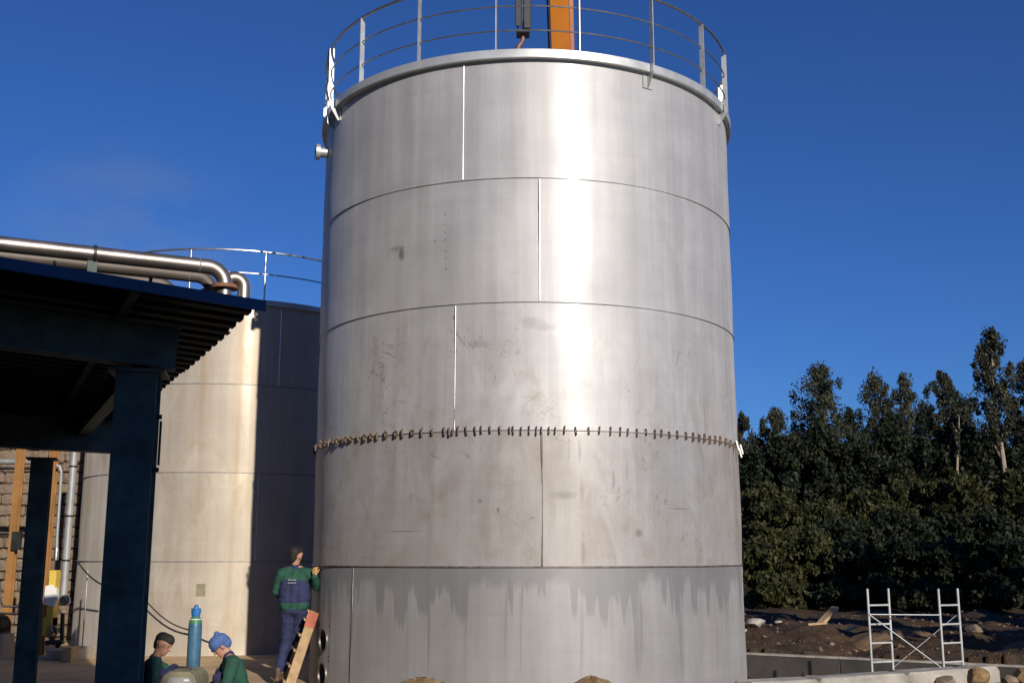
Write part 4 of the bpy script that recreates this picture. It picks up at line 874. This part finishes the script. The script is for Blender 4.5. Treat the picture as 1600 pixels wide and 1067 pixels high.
def heap(name, label, c, rx, ry, h, seed, mat):
    n, m = 28, 10; q = random.Random(seed); V = []; F = []
    amp = [q.uniform(.75, 1.2) for _ in range(n)]
    for j in range(m + 1):
        t_ = j / m
        for i in range(n):
            a = 2 * math.pi * i / n; rr = (1 - t_) * (.5 * amp[i] + .25 * amp[i - 1] + .25 * amp[(i + 1) % n])
            x, y = c[0] + rx * rr * math.cos(a), c[1] + ry * rr * math.sin(a)
            z = c[2] + h * (math.sin(math.pi / 2 * t_) ** .8) + (q.uniform(-.02, .02) if 0 < j else -.03)
            V.append((x, y, z))
    F = [(j * n + i, j * n + (i + 1) % n, (j + 1) * n + (i + 1) % n, (j + 1) * n + i) for j in range(m) for i in range(n)]
    b = MB(); b.add(V, F); o = b.build(name, mat, None, True, 70, loc=Vector(c)); return tag(o, label, 'dirt heap')
heap('dirt_heap', 'brown dirt heap at the tank foot, left of centre', (-.98, 12.35, 0), .62, .5, 0.410, 1, M['heap'])
heap('dirt_heap', 'sandy dirt heap at the tank foot, right of centre', (.87, 12.35, 0), .50, .45, 0.420, 2, M['heap'])
heap('dirt_heap', 'low dirt heap behind the scaffold braces', (8.6, 25.2, -.35), 1.4, .8, .45, 3, M['dirt'])
heap('dirt_heap', 'dark dirt heap right of the scaffold near the photo edge', (11.4, 23.5, -.3), 1.6, .9, .35, 4, M['dirt'])
heap('dirt_heap', 'dirt heap close beside the tank at the far side of the yard', (5.3, 27.0, -.3), 1.0, .8, .3, 5, M['dirt'])
def plank(label, p, q_, w=.16, h=.05):
    b = MB(); b.bar(p, q_, w, h); o = b.build('scrap_plank', M['wood'], None, loc=Vector(p), bevel=.006); return tag(o, label, 'plank', 'scrap timber in the dirt')
gz = lambda x, y: float(hgt(x, y))
plank('thick scrap plank sticking up from the dirt left of the scaffold', (7.15, 26.2, gz(7.15, 26.2) - .02), (7.62, 26.5, gz(7.6, 26.5) + .50), .2, .07)
plank('thin scrap plank right behind the thick tilted plank', (7.75, 26.6, gz(7.75, 26.6) - .02), (8.15, 26.8, gz(8.15, 26.8) + .26), .1, .05)
plank('short scrap plank lying flat at the foot of the tilted planks', (6.85, 26.1, gz(6.85, 26.1) + .03), (7.25, 26.0, gz(7.25, 26) + .06), .14, .05)
for i, (x, y, s_, lab) in enumerate(((5.75, 26.6, .28, 'pale lump of debris in the dirt beside the tank'), (6.35, 26.9, .14, 'small white debris lump right of the pale lump'), (5.35, 26.3, .16, 'flat whitish debris piece closest to the tank'), (9.9, 24.2, .28, 'brown boulder seen through the right scaffold frame'), (7.0, 24.8, .11, 'small stone below the tilted planks'), (8.9, 25.0, .1, 'small stone left of the right scaffold frame'))):
    rock('debris_stone', lab, 'stone', (x, y, gz(x, y) + s_ * .35), s_, M['concrete'] if i in (0, 1, 2) else M['stone'], 60 + i, 'loose debris on the earth bank', .45)

rs = np.random.default_rng(12); nst = 2600
px_ = rs.uniform(4.2, 19, nst); py_ = rs.uniform(22.0, 37, nst); ok = ((px_ / py_) < .56) & (side((px_, py_), WA, WB) > 3.0); px_, py_ = px_[ok], py_[ok]; pz_ = hgt(px_, py_); nst = len(px_)
ico = np.array([(1, 0, 0), (-1, 0, 0), (0, 1, 0), (0, -1, 0), (0, 0, 1), (0, 0, -1)], float); fo = np.array([(0, 2, 4), (2, 1, 4), (1, 3, 4), (3, 0, 4), (2, 0, 5), (1, 2, 5), (3, 1, 5), (0, 3, 5)])
sz = .016 + .075 * rs.random(nst) ** 4
Vc = ico[None] * sz[:, None, None] * rs.uniform(.6, 1.3, (nst, 6, 3)); an_ = rs.uniform(0, 6.28, nst); ca, sa = np.cos(an_)[:, None], np.sin(an_)[:, None]
Vc = np.stack([Vc[..., 0] * ca - Vc[..., 1] * sa, Vc[..., 0] * sa + Vc[..., 1] * ca, Vc[..., 2] * .7], -1) + np.stack([px_, py_, pz_ + sz * .2], -1)[:, None, :]
o = rawmesh('earth_clods', Vc.reshape(-1, 3), (fo[None] + (np.arange(nst) * 6)[:, None, None]).reshape(-1, 3), M['clod'], smooth=False); tag(o, 'loose brown clods and gravel scattered over the bare earth', 'gravel', kind='stuff')

# ------------------------------------------------------------------ trees and bushes
def leaves(centers, radii, per, size, rs):
    """leaf faces spread through clump volumes: two crossed narrow faces per leaf spray"""
    cs = np.repeat(np.asarray(centers), per, 0); rd = np.repeat(np.asarray(radii), per, 0); n = len(cs)
    d = rs.normal(size=(n, 3)); d /= np.linalg.norm(d, axis=1, keepdims=True); r = rs.random((n, 1)) ** .45
    p = cs + d * r * rd
    ax = rs.normal(size=(n, 3)); ax[:, 2] -= 1.1; ax /= np.linalg.norm(ax, axis=1, keepdims=True)
    b = np.cross(ax, rs.normal(size=(n, 3))); b /= np.linalg.norm(b, axis=1, keepdims=True)
    l = size * (.6 + .8 * rs.random((n, 1))); w = l * .28
    V = np.stack([p - ax * l * .5, p + b * w, p + ax * l * .5, p - b * w], 1).reshape(-1, 3)
    return V, np.arange(n * 4).reshape(-1, 4)
def tree(label, x, y, h, w, crown0, seed, leaf='leaf_gum', bark='bark_dark', per=95, nclump=46, size=.15, group='trees on the bank', shape='column', lean=0, name='gum_tree'):
    nclump = int(nclump * 1.7); rs = np.random.default_rng(seed); z0 = gz(x, y); t_ = thing(name, label, 'tree', (x, y, z0), group); q = random.Random(seed)
    tp = [Vector((x + lean * f_ * h + .12 * math.sin(f_ * 5 + seed), y + .1 * math.sin(f_ * 4), z0 - .1 + h * .96 * f_)) for f_ in np.linspace(0, 1, 9)]
    tr = MB(); r0 = .012 * h + .04; tr.tube(tp, [r0 * (1 - .9 * f_) + .012 for f_ in np.linspace(0, 1, 9)], 8)
    cs = []; rd = []
    for k in range(nclump):
        f_ = crown0 + (1 - crown0) * (k + q.random()) / nclump
        if shape == 'column': env = (math.sin(math.pi * min(1, (f_ - crown0) / (1 - crown0) * .86 + .12)) ** .7)
        else: env = math.sqrt(max(0, 1 - ((f_ - crown0) / (1 - crown0) * 1.75 - .75) ** 2))
        env *= q.uniform(.55, 1.1); a = q.uniform(0, 6.283); rr = w / 2 * env * (q.random() ** .6) * 1.05
        i = min(7, int(f_ * 8)); base = tp[i].lerp(tp[i + 1], f_ * 8 - i)
        c = base + Vector((math.cos(a) * rr, math.sin(a) * rr, q.uniform(-.1, .25)))
        s_ = w * q.uniform(.05, .13); cs.append(c); rd.append((s_, s_, s_ * (q.uniform(1.1, 2.2) if shape == 'column' else q.uniform(.7, 1.3))))
        if rr > w * .12 and k % 3 == 0:
            st = tp[max(0, i - 1)].lerp(tp[i], .5); tr.tube([st, st.lerp(c, .55) + UP * .1, c], [.03 + r0 * .15, .025, .012], 5)
    tr.build('trunk', M[bark], t_, True)
    V, F = leaves([tuple(c) for c in cs], rd, per, size, rs); rawmesh('crown', V, F, M[leaf], t_, False, (x, y, z0)); return t_
def at_px(px, y): return (px - 800) / 1741 * y * 1.0
def tree_px(label, px, top, wpx, y, **k):
    x = (px - 800) / 1710.3 * (y * .982 + (862 - top) / 1741 * y * .189); z = 1.75 + y * (1710.3 * .18895 + (533.5 - top) * .98199) / (1710.3 * .98199 - (533.5 - top) * .18895)
    return tree(label, x, y, z - gz(x, y), wpx / 1741 * y, **k)
tree_px('slim gum tree just right of the tank edge', 1160, 642, 44, 62, crown0=.35, seed=1, nclump=26)
tree_px('small gum tree with loose pointed top near the tank', 1208, 640, 78, 58, crown0=.25, seed=2, nclump=40)
tree_px('broad leafy gum tree, tallest of the left group', 1277, 570, 106, 60, crown0=.12, seed=3, nclump=80, per=90)
tree_px('gum tree with pale grey crown in the middle', 1362, 582, 84, 64, crown0=.2, seed=4, nclump=60, per=80)
tree_px('bushy gum tree right of the pale grey one', 1412, 582, 78, 68, crown0=.2, seed=5, nclump=56, per=80)
tree_px('round topped gum tree above a thin bare trunk', 1470, 580, 70, 62, crown0=.45, seed=6, nclump=40, lean=.0)
tree_px('tallest gum tree with long bare pale trunk at right', 1549, 508, 78, 53.5, crown0=.42, seed=7, nclump=70, per=90, bark='bark', shape='column')
tree_px('gum tree cut by the right photo edge', 1606, 556, 80, 60, crown0=.3, seed=8, nclump=50)
tree_px('thin pale trunked sapling below the round topped tree', 1493, 640, 34, 53, crown0=.62, seed=9, nclump=10, bark='bark', per=40)
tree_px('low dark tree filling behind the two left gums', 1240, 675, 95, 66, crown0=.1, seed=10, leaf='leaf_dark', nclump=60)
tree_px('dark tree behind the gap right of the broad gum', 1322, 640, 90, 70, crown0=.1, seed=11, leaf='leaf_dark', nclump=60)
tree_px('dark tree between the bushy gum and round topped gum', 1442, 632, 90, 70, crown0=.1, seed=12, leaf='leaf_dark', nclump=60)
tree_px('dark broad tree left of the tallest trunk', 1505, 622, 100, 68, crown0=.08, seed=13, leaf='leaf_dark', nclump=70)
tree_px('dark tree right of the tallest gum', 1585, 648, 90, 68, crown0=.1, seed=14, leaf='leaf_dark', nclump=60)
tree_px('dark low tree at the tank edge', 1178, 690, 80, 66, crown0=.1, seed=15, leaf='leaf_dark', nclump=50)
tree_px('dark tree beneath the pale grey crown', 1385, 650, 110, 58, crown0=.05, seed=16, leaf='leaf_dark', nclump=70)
for i in range(9):
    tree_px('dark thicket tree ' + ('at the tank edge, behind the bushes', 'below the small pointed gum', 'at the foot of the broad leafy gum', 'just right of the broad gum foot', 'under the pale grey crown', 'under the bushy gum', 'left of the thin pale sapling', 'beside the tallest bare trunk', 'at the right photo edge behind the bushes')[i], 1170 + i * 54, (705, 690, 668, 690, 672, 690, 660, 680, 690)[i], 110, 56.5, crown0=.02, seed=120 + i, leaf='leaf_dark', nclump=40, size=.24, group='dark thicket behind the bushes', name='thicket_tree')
for i, (x, y, h) in enumerate(((17.5, 28.0, 8.0), (20.5, 27.5, 9.0), (23.5, 28.5, 9.5), (26.5, 29.5, 9.0), (30, 31, 9.5), (13.0, 18.5, 7.0), (16.2, 20.2, 8.0))):  # unseen trees added off to the right to shade bushes and dirt
    tree(('nearest', 'second', 'third', 'fourth', 'farthest', 'low front', 'tall front')[i] + ' unseen gum tree right of the yard, added for shade', x, y, h, 3.8, crown0=.15, seed=140 + i, nclump=46, size=.30, group='unseen trees added for shade')
for i, (px, top, lab) in enumerate(((1310, 815, 'middle row bush left of the scaffold'), (1390, 800, 'middle row bush above the left scaffold frame'), (1465, 805, 'middle row bush above the scaffold gap'), (1545, 800, 'middle row bush right of the scaffold'))):
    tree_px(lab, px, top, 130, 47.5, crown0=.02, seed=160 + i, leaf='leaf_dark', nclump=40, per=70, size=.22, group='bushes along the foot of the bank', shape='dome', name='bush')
BG = 'bushes along the foot of the bank'
bushes = [(1195, 765, 130, 50, 'olive bush at the tank edge, upper row'), (1275, 790, 120, 50, 'olive bush below the broad gum'), (1350, 770, 120, 52, 'bush below the pale grey gum'), (1425, 745, 120, 52, 'bush left of the thin pale sapling'),
          (1500, 745, 130, 51, 'bush below the tallest gum trunk'), (1580, 740, 120, 51, 'bush at the right photo edge, upper row'), (1180, 850, 110, 44, 'low bush at the tank edge'), (1250, 830, 130, 45, 'big olive bush, left of the low row'),
          (1335, 850, 120, 44, 'dark low bush left of the scaffold'), (1410, 840, 120, 44, 'low bush above the left scaffold frame'), (1490, 850, 120, 43, 'low bush above the right scaffold frame'), (1570, 845, 130, 43, 'low bush right of the scaffold'),
          (1215, 905, 90, 40, 'small undergrowth bush near the tank foot'), (1300, 915, 100, 40, 'small undergrowth bush above the tilted planks'), (1440, 910, 110, 40, 'small undergrowth bush between the scaffold frames'), (1540, 905, 110, 40, 'small undergrowth bush right of the scaffold foot'), (1375, 905, 90, 40, 'small undergrowth bush left of the scaffold foot'), (1605, 900, 90, 40, 'small undergrowth bush at the photo edge')]
for i, (px, top, wpx, y, lab) in enumerate(bushes):
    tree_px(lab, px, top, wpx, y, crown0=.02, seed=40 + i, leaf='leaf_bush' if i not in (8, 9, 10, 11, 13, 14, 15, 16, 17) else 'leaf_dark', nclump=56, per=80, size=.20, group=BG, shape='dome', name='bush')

# ------------------------------------------------------------------ unseen hall added behind the camera so that its shadow covers the canopy
fh = thing('added_shade_hall', 'unseen tall grey clad hall added behind the camera to shade the canopy', 'building', (-6, -12, 0))
HX1, HH = 5.35, 9.75
MB().box((HX1 / 2 - 11, -14.2, HH / 2), (HX1 + 22, 12, HH)).build('wall', M['hall'], fh)
for k in range(27): MB().box((HX1 - .5 - k, -8.175, HH / 2), (.94, .04, HH - .02)).build('cladding_panel', M['hall'], fh)
MB().box((-4, -8.13, 2.3), (5, .05, 4.6)).build('sliding_door', M['hall_dark'], fh)
pr = MB(); pr.prism([(-22.1, -8.0, HH), (-22.1, -20.4, HH), (-22.1, -14.2, HH + 1.2)], (HX1 + 22.15, 0, 0)); pr.build('roof', M['sheet'], fh)

# ------------------------------------------------------------------ unseen building added left of the canopy to darken the new tank's left reflections
M['brick_far'] = simple('dark_brickwork', (.085, .078, .072), .85, 0, .25, 2, .3, 12)
pb_ = thing('added_dark_building', 'unseen tall dark brick building added left of the canopy to darken reflections', 'building', (-16, 4, 0))
MB().box((-16.4, 4, 6), (9, 28, 12)).build('wall', M['brick_far'], pb_)
for k in range(6):
    for z in (3.2, 7.6): MB().box((-11.88, -7.2 + k * 4.4, z), (.06, 2.2, 2.0)).build('window', M['hall_dark'], pb_)
pr = MB(); pr.prism([(-21.1, -10.2, 12), (-11.7, -10.2, 12), (-16.4, -10.2, 14)], (0, 28.4, 0)); pr.build('roof', M['sheet'], pb_)
